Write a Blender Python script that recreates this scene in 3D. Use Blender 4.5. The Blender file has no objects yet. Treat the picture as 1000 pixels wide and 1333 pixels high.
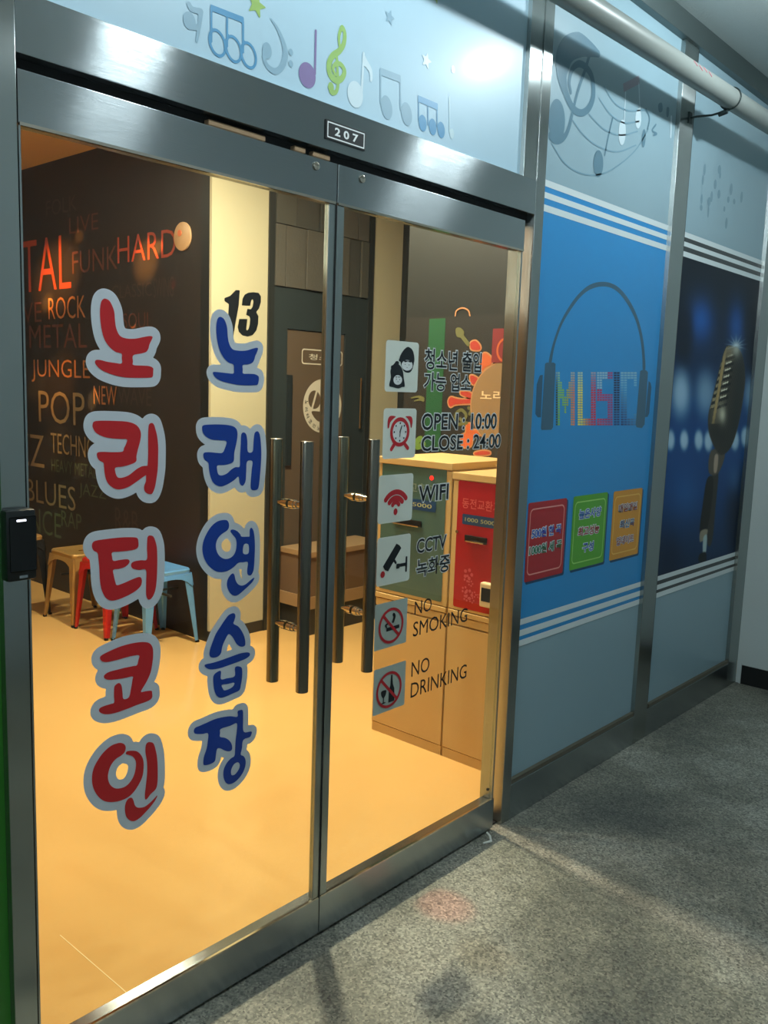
import bpy, bmesh, math, random
import numpy as np
from mathutils import Matrix, Vector, noise as mnoise

random.seed(7)
S = bpy.context.scene
COL = S.collection
PI = math.pi

# ------------------------------------------------------------------ camera
CAM = np.array([0.0, -1.647, 1.559])          # 1.56 m above the floor, 1.65 m in front of the shopfront
YAW, PITCH, ROLL, FOC = 0.845936781, 0.140190276, -0.0342231102, 1143.17   # FOC in pixels of a 1000 px wide frame
_f = np.array([math.sin(YAW)*math.cos(PITCH), math.cos(YAW)*math.cos(PITCH), -math.sin(PITCH)])
_r = np.cross(_f, [0, 0, 1]); _r /= np.linalg.norm(_r); _d = np.cross(_f, _r)
_r, _d = math.cos(ROLL)*_r + math.sin(ROLL)*_d, -math.sin(ROLL)*_r + math.cos(ROLL)*_d
cam = bpy.data.objects.new('camera', bpy.data.cameras.new('camera')); COL.objects.link(cam)
cam.data.sensor_fit = 'HORIZONTAL'; cam.data.sensor_width = 36; cam.data.lens = FOC*36/1000
cam.data.clip_start = 0.02
M = Matrix.Identity(4)
for i in range(3):
    M[i][0] = _r[i]; M[i][1] = -_d[i]; M[i][2] = -_f[i]; M[i][3] = CAM[i]
cam.matrix_world = M
S.camera = cam

# ------------------------------------------------------------------ world, view, lights
S.view_settings.view_transform = 'Standard'; S.view_settings.look = 'None'
S.view_settings.gamma = 1; S.view_settings.use_curve_mapping = False
S.view_settings.exposure = 0.0
S.cycles.use_denoising = True
S.cycles.max_bounces = 8; S.cycles.glossy_bounces = 4; S.cycles.transparent_max_bounces = 12
S.cycles.sample_clamp_indirect = 4.0
W = bpy.data.worlds.new('world'); S.world = W; W.use_nodes = True
W.node_tree.nodes['Background'].inputs[0].default_value = (0.55, 0.72, 0.8, 1)
W.node_tree.nodes['Background'].inputs[1].default_value = 0.05

COOL = (0.84, 0.97, 1.0); WARM = (1.0, 0.86, 0.62)
def area_light(name, loc, size, power, color, rot=(0, 0, 0), shape='SQUARE', size_y=None, spread=PI):
    l = bpy.data.lights.new(name, 'AREA'); l.shape = shape; l.size = size; l.energy = power; l.color = color
    if size_y: l.size_y = size_y
    l.spread = spread
    o = bpy.data.objects.new(name, l); o.location = loc; o.rotation_euler = rot; COL.objects.link(o); return o
CORR_Z = 3.09                                                     # corridor ceiling height
CORR_LAMPS = [(-1.95, -0.80), (-0.10, -0.80), (1.72, -0.80), (3.39, -0.80)]  # first two are added out of view, brightening the corridor and left post
for x, y in CORR_LAMPS:
    l = bpy.data.lights.new('corridor_lamp_light', 'POINT'); l.energy = 36.0; l.color = COOL; l.shadow_soft_size = 0.028
    o = bpy.data.objects.new('corridor_lamp_light', l); o.location = (x, y, CORR_Z-0.075); COL.objects.link(o)
SHOP_Z = 3.03
SHOP_LAMPS = [(2.68, 1.45, 125), (1.5, 1.6, 22), (1.9, 3.6, 24), (3.9, 1.7, 4)]
for x, y, p in SHOP_LAMPS:
    area_light('shop_lamp_light', (x, y, SHOP_Z-0.04), 0.16, p, WARM)
def spot(name, loc, target, power, color, angle, blend=0.6):
    l = bpy.data.lights.new(name, 'SPOT'); l.energy = power; l.color = color; l.spot_size = angle; l.spot_blend = blend
    l.shadow_soft_size = 0.01
    o = bpy.data.objects.new(name, l); o.location = loc
    d = Vector(target) - Vector(loc); o.rotation_euler = d.to_track_quat('-Z', 'Y').to_euler(); COL.objects.link(o)

# ------------------------------------------------------------------ measuring helpers (real planes only)
def ray(px, py):
    return _r*((px-500)/FOC) + _d*((py-666.5)/FOC) + _f
def atY(p, y=0.0):                                                # point of a pixel on the plane Y = y
    r = ray(*p); t = (y-CAM[1])/r[1]; return CAM + t*r
def atX(p, x):
    r = ray(*p); t = (x-CAM[0])/r[0]; return CAM + t*r
def crop(ox, oy, s):                                              # coordinates read in an enlarged crop
    return lambda *pts: [(ox+a/s, oy+b/s) for a, b in pts]

# ------------------------------------------------------------------ materials
def lin(c):
    return tuple(((v/255)/12.92 if v/255 <= 0.04045 else ((v/255+0.055)/1.055)**2.4) for v in c)
MATS = {}
def mat(name, rgb, rough=0.5, metal=0.0, spec=0.5, coat=0.0, var=None, bump=None, emit=0.0, aniso=0.0, attr=None):
    """var = (scale, amount, stretch xyz), bump = (scale, strength, stretch xyz)"""
    if name in MATS: return MATS[name]
    m = bpy.data.materials.new(name); m.use_nodes = True; nt = m.node_tree; b = nt.nodes['Principled BSDF']
    c = lin(rgb)
    b.inputs['Base Color'].default_value = (*c, 1)
    b.inputs['Roughness'].default_value = rough; b.inputs['Metallic'].default_value = metal
    b.inputs['Specular IOR Level'].default_value = spec
    b.inputs['Coat Weight'].default_value = coat; b.inputs['Coat Roughness'].default_value = 0.18
    def tex(scale, stretch, detail=6):
        tc = nt.nodes.new('ShaderNodeTexCoord'); mp = nt.nodes.new('ShaderNodeMapping'); mp.inputs['Scale'].default_value = stretch
        n = nt.nodes.new('ShaderNodeTexNoise'); n.inputs['Scale'].default_value = scale; n.inputs['Detail'].default_value = detail
        nt.links.new(tc.outputs['Object'], mp.inputs[0]); nt.links.new(mp.outputs[0], n.inputs['Vector']); return n
    if attr:
        a = nt.nodes.new('ShaderNodeAttribute'); a.attribute_name = attr; nt.links.new(a.outputs['Color'], b.inputs['Base Color'])
    elif var:
        n = tex(var[0], var[2]); mx = nt.nodes.new('ShaderNodeMix'); mx.data_type = 'RGBA'
        mx.inputs['A'].default_value = (*[v*(1-var[1]) for v in c], 1); mx.inputs['B'].default_value = (*[min(1, v*(1+var[1])) for v in c], 1)
        nt.links.new(n.outputs['Fac'], mx.inputs['Factor']); nt.links.new(mx.outputs['Result'], b.inputs['Base Color'])
    if bump:
        n = tex(bump[0], bump[2]); bp = nt.nodes.new('ShaderNodeBump'); bp.inputs['Strength'].default_value = bump[1]
        bp.inputs['Distance'].default_value = 0.01
        nt.links.new(n.outputs['Fac'], bp.inputs['Height']); nt.links.new(bp.outputs[0], b.inputs['Normal'])
    if aniso:
        b.inputs['Anisotropic'].default_value = aniso
        b.inputs['Anisotropic Rotation'].default_value = 0.25; t = nt.nodes.new('ShaderNodeTangent'); t.direction_type = 'UV_MAP'; nt.links.new(t.outputs[0], b.inputs['Tangent'])
    if emit:
        b.inputs['Emission Color'].default_value = (*c, 1); b.inputs['Emission Strength'].default_value = emit
    MATS[name] = m; return m
def glass_mat(name, tint=(0.93, 0.97, 0.95), gloss=1.0):
    m = bpy.data.materials.new(name); m.use_nodes = True; nt = m.node_tree; nt.nodes.clear()
    o = nt.nodes.new('ShaderNodeOutputMaterial'); t = nt.nodes.new('ShaderNodeBsdfTransparent'); g = nt.nodes.new('ShaderNodeBsdfGlossy')
    t.inputs[0].default_value = (*tint, 1); g.inputs['Roughness'].default_value = 0.01
    f = nt.nodes.new('ShaderNodeFresnel'); f.inputs[0].default_value = 1.45; mx = nt.nodes.new('ShaderNodeMixShader')
    gm = nt.nodes.new('ShaderNodeNewGeometry'); iv = nt.nodes.new('ShaderNodeMath'); iv.operation = 'SUBTRACT'; iv.inputs[0].default_value = 1.0
    mu = nt.nodes.new('ShaderNodeMath'); mu.operation = 'MULTIPLY'
    nt.links.new(gm.outputs['Backfacing'], iv.inputs[1]); nt.links.new(f.outputs[0], mu.inputs[0]); nt.links.new(iv.outputs[0], mu.inputs[1])
    nt.links.new(mu.outputs[0], mx.inputs[0]); nt.links.new(t.outputs[0], mx.inputs[1]); nt.links.new(g.outputs[0], mx.inputs[2])
    nt.links.new(mx.outputs[0], o.inputs[0]); return m

STEEL = mat('brushed_steel_horizontal', (172, 179, 182), 0.19, 1.0, bump=(60, 0.04, (0.02, 8, 30)), aniso=1.0)
STEELV = mat('brushed_steel_vertical', (172, 179, 178), 0.25, 1.0, bump=(60, 0.04, (25, 25, 0.02)), aniso=1.0)
STEELR = mat('satin_steel_round', (124, 120, 110), 0.25, 1.0)
CHROME = mat('chrome', (215, 205, 190), 0.08, 1.0)
GAP = mat('dark_gap', (12, 14, 15), 0.8)
GLASS = glass_mat('door_glass')
PALE = mat('pale_blue_film', (174, 204, 220), 0.40, coat=0.12, var=(1.5, 0.05, (1, 1, 1)))
GREYF = mat('grey_blue_film', (148, 176, 188), 0.40, coat=0.12, var=(1.5, 0.05, (1, 1, 1)))
BLUEF = mat('bright_blue_film', (44, 146, 212), 0.4, coat=0.12)
WHITEF = mat('white_print', (226, 236, 238), 0.3, coat=0.3)
BLACKF = mat('black_print', (10, 18, 24), 0.3, coat=0.3)
RED = mat('red_vinyl', (196, 32, 38), 0.4)
BLUE = mat('blue_vinyl', (12, 58, 150), 0.4)
SILVER = mat('silver_grey_vinyl', (206, 212, 220), 0.45)
BLACKV = mat('black_vinyl', (16, 22, 28), 0.45)
WHITEV = mat('white_vinyl', (226, 230, 230), 0.45)
CARD = mat('milky_card', (222, 228, 218), 0.45)

# ------------------------------------------------------------------ object helpers
def props(o, label=None, cat=None, group=None, kind=None):
    if label: o['label'] = label
    if cat: o['category'] = cat
    if group: o['group'] = group
    if kind: o['kind'] = kind
    return o
def thing(name, label, cat, loc=(0, 0, 0), group=None, rotz=0):
    o = bpy.data.objects.new(name, None); o.empty_display_size = 0.05; COL.objects.link(o)
    o.location = loc; o.rotation_euler = (0, 0, rotz)
    return props(o, label, cat, group)
def worldloc(o):
    v = Vector((0, 0, 0))
    while o: v += Vector(o.location); o = o.parent
    return v
class MB:
    """collects boxes, prisms and tubes in world coordinates, then links them as ONE mesh object"""
    def __init__(self): self.v = []; self.f = []
    def add(self, vs, fs):
        n = len(self.v); self.v += [tuple(map(float, p)) for p in vs]; self.f += [tuple(n+i for i in f) for f in fs]; return self
    def box(self, x0, x1, y0, y1, z0, z1):
        return self.add([(x0, y0, z0), (x1, y0, z0), (x1, y1, z0), (x0, y1, z0), (x0, y0, z1), (x1, y0, z1), (x1, y1, z1), (x0, y1, z1)],
                        [(0, 3, 2, 1), (4, 5, 6, 7), (0, 1, 5, 4), (1, 2, 6, 5), (2, 3, 7, 6), (3, 0, 4, 7)])
    def tube(self, pts, rad, n=12, caps=True):
        pts = [Vector(p) for p in pts]; rads = rad if isinstance(rad, (list, tuple)) else [rad]*len(pts)
        rings = []; a = None
        for i, p in enumerate(pts):
            t = (pts[min(i+1, len(pts)-1)] - pts[max(i-1, 0)]).normalized()
            if a is None: a = t.orthogonal().normalized()
            a = (a - t*a.dot(t)).normalized(); b = t.cross(a)
            rings.append([p + (a*math.cos(2*PI*k/n) + b*math.sin(2*PI*k/n))*rads[i] for k in range(n)])
        vs = [q for r in rings for q in r]; fs = []
        for i in range(len(pts)-1):
            for k in range(n):
                fs.append((i*n+k, i*n+(k+1) % n, (i+1)*n+(k+1) % n, (i+1)*n+k))
        if caps: fs += [tuple(range(n-1, -1, -1)), tuple((len(pts)-1)*n+k for k in range(n))]
        return self.add(vs, fs)
    def build(self, name, m, parent=None, bevel=0, smooth=False, uv=None):
        me = bpy.data.meshes.new(name); off = worldloc(parent) if parent else Vector((0, 0, 0))
        me.from_pydata([tuple(Vector(p)-off) for p in self.v], [], self.f); me.update()
        return finish(me, name, m, parent, bevel, smooth, uv)
def finish(me, name, m, parent=None, bevel=0, smooth=False, uv=None):
    if bevel:
        bm = bmesh.new(); bm.from_mesh(me)
        es = [e for e in bm.edges if len(e.link_faces) == 2 and e.calc_face_angle(0) > 0.5]
        bmesh.ops.bevel(bm, geom=es, offset=bevel, segments=2, affect='EDGES', profile=0.5); bm.to_mesh(me); bm.free()
    if uv:                                                         # brushing direction for the steel
        L = me.uv_layers.new(name='brush'); br = Vector(uv)
        for p in me.polygons:
            o = p.normal.cross(br)
            if o.length < 0.1: o = Vector((0.3, 0.5, 0.8)).cross(p.normal)
            bb = o.cross(p.normal)
            for li in p.loop_indices:
                c = me.vertices[me.loops[li].vertex_index].co; L.data[li].uv = (c.dot(bb), c.dot(o))
    if smooth:
        for p in me.polygons: p.use_smooth = True
        try: me.set_sharp_from_angle(angle=0.6)
        except Exception: pass
    if m: me.materials.append(m)
    o = bpy.data.objects.new(name, me); COL.objects.link(o)
    if parent: o.parent = parent
    return o
def struct(o, label=None): return props(o, label, kind='structure')

# ---- flat print: signed-distance shapes in plane coordinates (u, v) turned into a sheet mesh
def smooth_closed(P, n=4):
    P = np.array(P, float); N = len(P); out = []
    for i in range(N):
        p0, p1, p2, p3 = P[i-1], P[i], P[(i+1) % N], P[(i+2) % N]
        for k in range(n):
            t = k/n
            out.append(0.5*((2*p1)+(-p0+p2)*t+(2*p0-5*p1+4*p2-p3)*t*t+(-p0+3*p1-3*p2+p3)*t**3))
    return np.array(out)
def smooth_open(P, n=5):
    P = np.array(P, float); Q = np.vstack([2*P[0]-P[1], P, 2*P[-1]-P[-2]]); out = []
    for i in range(1, len(Q)-2):
        p0, p1, p2, p3 = Q[i-1], Q[i], Q[i+1], Q[i+2]
        for k in range(n):
            t = k/n
            out.append(0.5*((2*p1)+(-p0+p2)*t+(2*p0-5*p1+4*p2-p3)*t*t+(-p0+3*p1-3*p2+p3)*t**3))
    out.append(P[-1]); return np.array(out)
def poly(P, s=True): return ('poly', smooth_closed(P) if s else np.array(P, float))
def stroke(P, r, s=True):
    Q = smooth_open(P) if s and len(P) > 2 else np.array(P, float)
    r = np.array(r if hasattr(r, '__len__') else [r, r], float); rr = np.interp(np.linspace(0, 1, len(Q)), np.linspace(0, 1, len(r)), r)
    return ('stroke', Q, rr)
def ellipse(c, rx, ry, rot=0): return ('ell', np.array(c, float), rx, ry, rot)
def ring(c, rx, ry, w, rot=0):
    a = np.linspace(0, 2*PI, 33); cs, sn = math.cos(rot), math.sin(rot)
    return ('stroke', np.array([(c[0]+rx*math.cos(t)*cs-ry*math.sin(t)*sn, c[1]+rx*math.cos(t)*sn+ry*math.sin(t)*cs) for t in a]), np.full(33, w))
def rrect(x0, x1, y0, y1, r=0): return ('rrect', x0, x1, y0, y1, r)
def seg_d(X, Y, a, b):
    ab = b-a; L = ab@ab+1e-12; t = np.clip(((X-a[0])*ab[0]+(Y-a[1])*ab[1])/L, 0, 1)
    return np.hypot(X-a[0]-t*ab[0], Y-a[1]-t*ab[1]), t
def sdf(sh, X, Y):
    k = sh[0]
    if k == 'poly':
        P = sh[1]; d = np.full(X.shape, 9.0); ins = np.zeros(X.shape, bool)
        for i in range(len(P)):
            a, b = P[i-1], P[i]; d = np.minimum(d, seg_d(X, Y, a, b)[0])
            c = ((a[1] > Y) != (b[1] > Y)) & (X < (b[0]-a[0])*(Y-a[1])/((b[1]-a[1]) if b[1] != a[1] else 1e-12)+a[0]); ins ^= c
        return np.where(ins, -d, d)
    if k == 'stroke':
        Q, r = sh[1], sh[2]; d = np.full(X.shape, 9.0)
        for i in range(len(Q)-1):
            dd, t = seg_d(X, Y, Q[i], Q[i+1]); d = np.minimum(d, dd-(r[i]+(r[i+1]-r[i])*t))
        return d
    if k == 'ell':
        c, rx, ry, a = sh[1:]; x = X-c[0]; y = Y-c[1]; x, y = x*math.cos(a)+y*math.sin(a), -x*math.sin(a)+y*math.cos(a)
        q = np.hypot(x/rx, y/ry); return (q-1)*min(rx, ry)*(np.maximum(q, 0.3)/np.hypot(x/rx**2*min(rx, ry), y/ry**2*min(rx, ry)).clip(0.3))
    if k == 'rrect':
        x0, x1, y0, y1, r = sh[1:]; dx = np.abs(X-(x0+x1)/2)-(x1-x0)/2+r; dy = np.abs(Y-(y0+y1)/2)-(y1-y0)/2+r
        return np.hypot(np.maximum(dx, 0), np.maximum(dy, 0))+np.minimum(np.maximum(dx, dy), 0)-r
def bounds(sh):
    k = sh[0]
    if k in ('poly', 'stroke'):
        P = sh[1]; r = sh[2].max() if k == 'stroke' else 0; return P[:, 0].min()-r, P[:, 0].max()+r, P[:, 1].min()-r, P[:, 1].max()+r
    if k == 'ell': m = max(sh[2], sh[3]); return sh[1][0]-m, sh[1][0]+m, sh[1][1]-m, sh[1][1]+m
    return sh[1:5]
def sheet(shapes, cut=(), grow=0.0, res=0.0025, clip=None):
    """2-D verts and faces of the union of shapes (minus cut), grown outwards by grow"""
    B = [bounds(s) for s in shapes]; g = grow+res*2
    x0 = min(b[0] for b in B)-g; x1 = max(b[1] for b in B)+g; y0 = min(b[2] for b in B)-g; y1 = max(b[3] for b in B)+g
    xs = np.arange(x0, x1+res, res); ys = np.arange(y0, y1+res, res); X, Y = np.meshgrid(xs, ys)
    D = np.full(X.shape, 9.0)
    for s in shapes: D = np.minimum(D, sdf(s, X, Y))
    D -= grow
    for s in cut: D = np.maximum(D, -sdf(s, X, Y))
    if clip: D = np.maximum(D, sdf(rrect(*clip), X, Y))
    V = []; F = []; idx = {}
    def vid(key, p):
        if key not in idx: idx[key] = len(V); V.append(p)
        return idx[key]
    I = D < 0; ny, nx = I.shape
    anyc = I[:-1, :-1] | I[1:, :-1] | I[:-1, 1:] | I[1:, 1:]; allc = I[:-1, :-1] & I[1:, :-1] & I[:-1, 1:] & I[1:, 1:]
    for j in range(ny-1):
        i = 0
        while i < nx-1:
            if not anyc[j, i]: i += 1; continue
            if allc[j, i]:
                k = i
                while k < nx-1 and allc[j, k]: k += 1
                F.append((vid((j, i), (xs[i], ys[j])), vid((j, k), (xs[k], ys[j])), vid((j+1, k), (xs[k], ys[j+1])), vid((j+1, i), (xs[i], ys[j+1]))))
                i = k; continue
            c = [(j, i), (j, i+1), (j+1, i+1), (j+1, i)]; face = []
            for q in range(4):
                a, b = c[q], c[(q+1) % 4]; da, db = D[a], D[b]
                if da < 0: face.append(vid(a, (xs[a[1]], ys[a[0]])))
                if (da < 0) != (db < 0):
                    t = da/(da-db); key = (a, b) if a < b else (b, a)
                    face.append(vid(('e', key), (xs[a[1]]+(xs[b[1]]-xs[a[1]])*t, ys[a[0]]+(ys[b[0]]-ys[a[0]])*t)))
            if len(face) > 2: F.append(tuple(face))
            i += 1
    return V, F
class Plane:
    """a vertical printed plane: facade (u = X, facing -Y) or side wall (u = -Y, facing -X)"""
    def __init__(self, kind, c): self.k = kind; self.c = c
    def p3(self, u, v, h=0):
        return (u, self.c-h, v) if self.k == 'Y' else (self.c-h, -u, v)
    def at(self, px):
        if self.k == 'Y': q = atY(px, self.c); return (q[0], q[2])
        q = atX(px, self.c); return (-q[1], q[2])
    def pts(self, P): return [self.at(p) for p in P]
    def mesh(self, name, VF, m, parent=None, h=0.0005):
        V, F = VF; off = worldloc(parent) if parent else Vector((0, 0, 0))
        me = bpy.data.meshes.new(name); me.from_pydata([tuple(Vector(self.p3(u, v, h))-off) for u, v in V], [], F); me.update()
        return finish(me, name, m, parent)
_tc = bpy.data.curves.new('text', 'FONT'); _to = bpy.data.objects.new('text', _tc)
def text2d(s, weight=0.0, shear=0.0, spacing=1.0):
    COL.objects.link(_to); _tc.body = s; _tc.offset = weight; _tc.shear = shear; _tc.resolution_u = 3; _tc.space_character = spacing
    _tc.align_x = 'LEFT'
    dg = bpy.context.evaluated_depsgraph_get(); me = bpy.data.meshes.new_from_object(_to.evaluated_get(dg))
    V = [(v.co.x, v.co.y) for v in me.vertices]; F = [tuple(p.vertices) for p in me.polygons]
    bpy.data.meshes.remove(me); COL.objects.unlink(_to); return V, F
def fit(VF, u0, u1, v0, v1, ref=None):
    V, F = VF; R = ref or V
    a0 = min(p[0] for p in R); a1 = max(p[0] for p in R); b0 = min(p[1] for p in R); b1 = max(p[1] for p in R)
    return [(u0+(x-a0)/(a1-a0)*(u1-u0), v0+(y-b0)/(b1-b0)*(v1-v0)) for x, y in V], F
def join(*VFs):
    V = []; F = []
    for v, f in VFs: n = len(V); V += list(v); F += [tuple(i+n for i in q) for q in f]
    return V, F

# ================================================================== STRUCTURE
# --- floors
def terrazzo():
    m = bpy.data.materials.new('speckled_terrazzo'); m.use_nodes = True; nt = m.node_tree; b = nt.nodes['Principled BSDF']
    tc = nt.nodes.new('ShaderNodeTexCoord')
    def noise(sc, det=3, r=0.6):
        n = nt.nodes.new('ShaderNodeTexNoise'); n.inputs['Scale'].default_value = sc; n.inputs['Detail'].default_value = det
        n.inputs['Roughness'].default_value = r; nt.links.new(tc.outputs['Object'], n.inputs['Vector']); return n
    def ramp(src, stops):
        r = nt.nodes.new('ShaderNodeValToRGB'); e = r.color_ramp.elements
        e[0].position, e[0].color = stops[0][0], (*lin(stops[0][1]), 1); e[1].position, e[1].color = stops[-1][0], (*lin(stops[-1][1]), 1)
        for p, c in stops[1:-1]:
            q = e.new(p); q.color = (*lin(c), 1)
        nt.links.new(src, r.inputs[0]); return r
    v = nt.nodes.new('ShaderNodeTexVoronoi'); v.inputs['Scale'].default_value = 170; nt.links.new(tc.outputs['Object'], v.inputs['Vector'])
    sp = ramp(v.outputs['Color'], [(0.0, (74, 75, 70)), (0.3, (122, 122, 114)), (0.6, (150, 149, 138)), (1.0, (188, 185, 170))])
    st = ramp(noise(1.6, 5, 0.62).outputs['Fac'], [(0.36, (142, 146, 146)), (0.5, (205, 205, 200)), (0.62, (255, 255, 255))])
    mx = nt.nodes.new('ShaderNodeMix'); mx.data_type = 'RGBA'; mx.blend_type = 'MULTIPLY'; mx.inputs['Factor'].default_value = 0.9
    nt.links.new(sp.outputs[0], mx.inputs['A']); nt.links.new(st.outputs[0], mx.inputs['B'])
    nt.links.new(mx.outputs['Result'], b.inputs['Base Color']); b.inputs['Roughness'].default_value = 0.55
    bp = nt.nodes.new('ShaderNodeBump'); bp.inputs['Strength'].default_value = 0.08; bp.inputs['Distance'].default_value = 0.003
    nt.links.new(noise(120).outputs['Fac'], bp.inputs['Height']); nt.links.new(bp.outputs[0], b.inputs['Normal'])
    return m
struct(MB().box(-3.2, 5.1, -3.0, 0.05, -0.1, 0.0).build('floor', terrazzo()), 'speckled grey terrazzo corridor floor')
shopfloor = mat('glossy_cream_floor', (222, 176, 108), 0.14, var=(0.9, 0.10, (1, 1, 1)), spec=0.4)
struct(MB().box(-1.6, 5.3, 0.05, 7.0, -0.1, 0.0).build('floor', shopfloor), 'glossy cream yellow shop floor')
streak = MB()  # thin pale strip laid on the floor
for x in (1.13,): streak.box(x-0.0012, x+0.0012, 0.06, 0.52, 0.0, 0.0006)
struct(streak.build('trim_floor_streak', mat('pale_streak', (250, 226, 170), 0.4)), 'thin pale seam in the shop floor')
# --- ceilings
CEIL = mat('corridor_ceiling_paint', (186, 196, 196), 0.85, bump=(150, 0.3, (1, 1, 1)))
struct(MB().box(-3.2, 5.1, -3.0, 0.0, CORR_Z, CORR_Z+0.1).build('ceiling', CEIL), 'pale textured corridor ceiling')
SHOPCEIL = mat('cream_ceiling_paint', (214, 176, 128), 0.8)
struct(MB().box(-1.6, 5.3, 0.12, 7.0, SHOP_Z, SHOP_Z+0.12).build('ceiling', SHOPCEIL), 'warm lit shop ceiling')
# --- corridor walls
CWALL = mat('corridor_wall_paint', (188, 198, 197), 0.7, var=(3, 0.04, (1, 1, 1)), bump=(80, 0.08, (1, 1, 1)))
DIMW = mat('corridor_far_paint', (186, 194, 196), 0.8)
struct(MB().box(4.87, 5.0, -3.0, 0.0, 0.0, CORR_Z).build('wall_corridor_end', CWALL), 'white painted wall at the right end of the corridor')
struct(MB().box(4.862, 4.8699, -3.0, -0.03, 0.0, 0.105).build('baseboard_right', mat('black_baseboard', (10, 14, 15), 0.45)), 'black baseboard below the white wall')
struct(MB().box(4.860, 4.866, -0.028, -0.020, 0.0, 0.115).build('trim_corner_bead', CWALL), 'thin white corner bead')
struct(MB().box(-3.2, 5.0, -3.1, -3.0, 0.0, CORR_Z).build('wall_corridor_opposite', DIMW), 'corridor wall opposite the shop')
struct(MB().box(-3.3, -3.2, -3.0, 0.0, 0.0, CORR_Z).build('wall_corridor_left', DIMW), 'corridor wall at the left end')
struct(MB().box(-3.2, 0.30, 0.0, 0.12, 0.0, CORR_Z).build('wall_shopfront_left', DIMW), 'wall left of the shopfront')

# --- steel frame of the shopfront
def trim(name, label, *a, m=STEEL, uv=(1, 0, 0), bevel=0.0015):
    return struct(MB().box(*a).build(name, m, bevel=bevel, uv=uv), label)
trim('trim_post', 'steel post left of the glass doors', 0.757, 0.806, 0.0, 0.10, 0, 3.0, m=STEELV, uv=(0, 0, 1))
trim('trim_post', 'steel post right of the glass doors', 2.560, 2.613, 0.0, 0.10, 0, 3.0, m=STEELV, uv=(0, 0, 1))
trim('trim_frame_strip', 'narrow steel strip beside the transom pane', 2.487, 2.5595, 0.004, 0.10, 2.25, 3.0, m=STEELV, uv=(0, 0, 1))
trim('trim_post', 'steel post between the blue and the black poster panes', 3.606, 3.735, 0.0, 0.10, 0, 3.0, m=STEELV, uv=(0, 0, 1))
trim('trim_bead', 'glazing bead darkened as recess shade, right of the middle post', 3.7352, 3.762, 0.010, 0.10, 0.16, 3.0, m=mat('shaded_bead', (70, 78, 78), 0.4, 0.8), uv=(0, 0, 1))  # darker bead colour stands in for shade in the recess
trim('trim_post', 'steel post against the white wall', 4.735, 4.868, 0.0, 0.10, 0, 3.0, m=STEELV, uv=(0, 0, 1))
trim('trim_header', 'brushed steel header beam over the doors', 0.8062, 2.5595, 0.0, 0.10, 2.142, 2.25)
trim('trim_sill', 'steel sill below the blue poster pane', 2.6132, 3.6058, 0.0, 0.10, 0, 0.135)
trim('trim_sill', 'steel sill below the black poster pane', 3.7352, 4.7348, 0.0, 0.10, 0, 0.135)
trim('trim_head_rail', 'dark steel rail where the shopfront meets the ceiling', 0.30, 4.868, -0.012, 0.10, 3.0, CORR_Z, m=mat('dull_steel', (110, 122, 122), 0.45, 0.9))
trim('trim_threshold', 'dark door threshold', 0.8062, 2.5595, 0.02, 0.09, 0.0, 0.006, m=GAP)
for x0, x1 in ((2.6132, 3.6058), (3.7622, 4.7348)):
    struct(MB().box(x0, x1, 0.004, 0.03, 0.1352, 0.150).build('trim_glazing_bead', mat('worn_bead', (120, 112, 96), 0.5, 0.6)), 'worn glazing bead along the sill')
gapb = MB().box(0.8065, 2.5595, 0.03, 0.08, 2.117, 2.1418)
struct(gapb.build('trim_header_gap', GAP), 'dark gap between header and door')

SEAL = mat('tan_sealant', (150, 122, 92), 0.8)
for (pa, pb) in (((272, 156), (346, 179)), ((384, 196), (398, 203)), ((408, 205), (430, 212))):
    qa, qb = atY(pa, .012), atY(pb, .012)
    struct(MB().box(qa[0], qb[0], .012, .0295, 2.1205, 2.1330).build('trim_sealant', SEAL, bevel=.002), 'sliver of tan sealant in the gap under the header')
# --- panes with printed film (windows)
def window(name, label, x0, x1, z0, z1, m):
    w = props(bpy.data.objects.new(name, None), label, kind='structure'); COL.objects.link(w); w.location = ((x0+x1)/2, 0.03, z0)
    MB().box(x0, x1, 0.02, 0.03, z0, z1).build('pane', m, w); return w
w1 = window('window_1', 'transom pane with pale blue film and printed music notes', 0.8062, 2.4868, 2.2502, 3.0, PALE)
w2 = window('window_2', 'pane with bright blue headphone poster', 2.6132, 3.6058, 0.1502, 3.0, GREYF)
w3 = window('window_3', 'pane with dark microphone poster', 3.7622, 4.7348, 0.1502, 3.0, GREYF)
w4 = window('window_4', 'narrow pane with green film left of the doors', 0.3002, 0.7568, 0.0, 3.0, mat('green_film', (52, 128, 40), 0.35))
F = Plane('Y', 0.0194)
def zat(x, y): return F.at((x, y))[1]
# stripes: top edge and bottom edge heights
ST = [zat(710, v) for v in (233.5, 242.5, 250, 258, 266.5, 275.5)]
SB = [zat(677.6, v) for v in (806, 813.6, 820, 828, 833, 841)]
def quad(u0, u1, v0, v1): return [(u0, v0), (u1, v0), (u1, v1), (u0, v1)], [(0, 1, 2, 3)]
F.mesh('printed_poster', quad(2.6132, 3.6058, SB[5], ST[0]), BLUEF, w2, 0.0004)
for a in (ST, SB):
    for k in (0, 2, 4): F.mesh('printed_stripe', quad(2.6132, 3.6058, a[k+1], a[k]), WHITEF, w2, 0.0012)
for a in (ST, SB):
    for k in (0, 2, 4): F.mesh('printed_stripe', quad(3.7622, 4.7348, a[k+1], a[k]), WHITEF, w3, 0.0012)
F.mesh('printed_border', join(quad(3.7622, 4.7348, ST[5], ST[0]), quad(3.7622, 4.7348, SB[5], SB[0])), BLACKF, w3, 0.0006)

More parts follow.
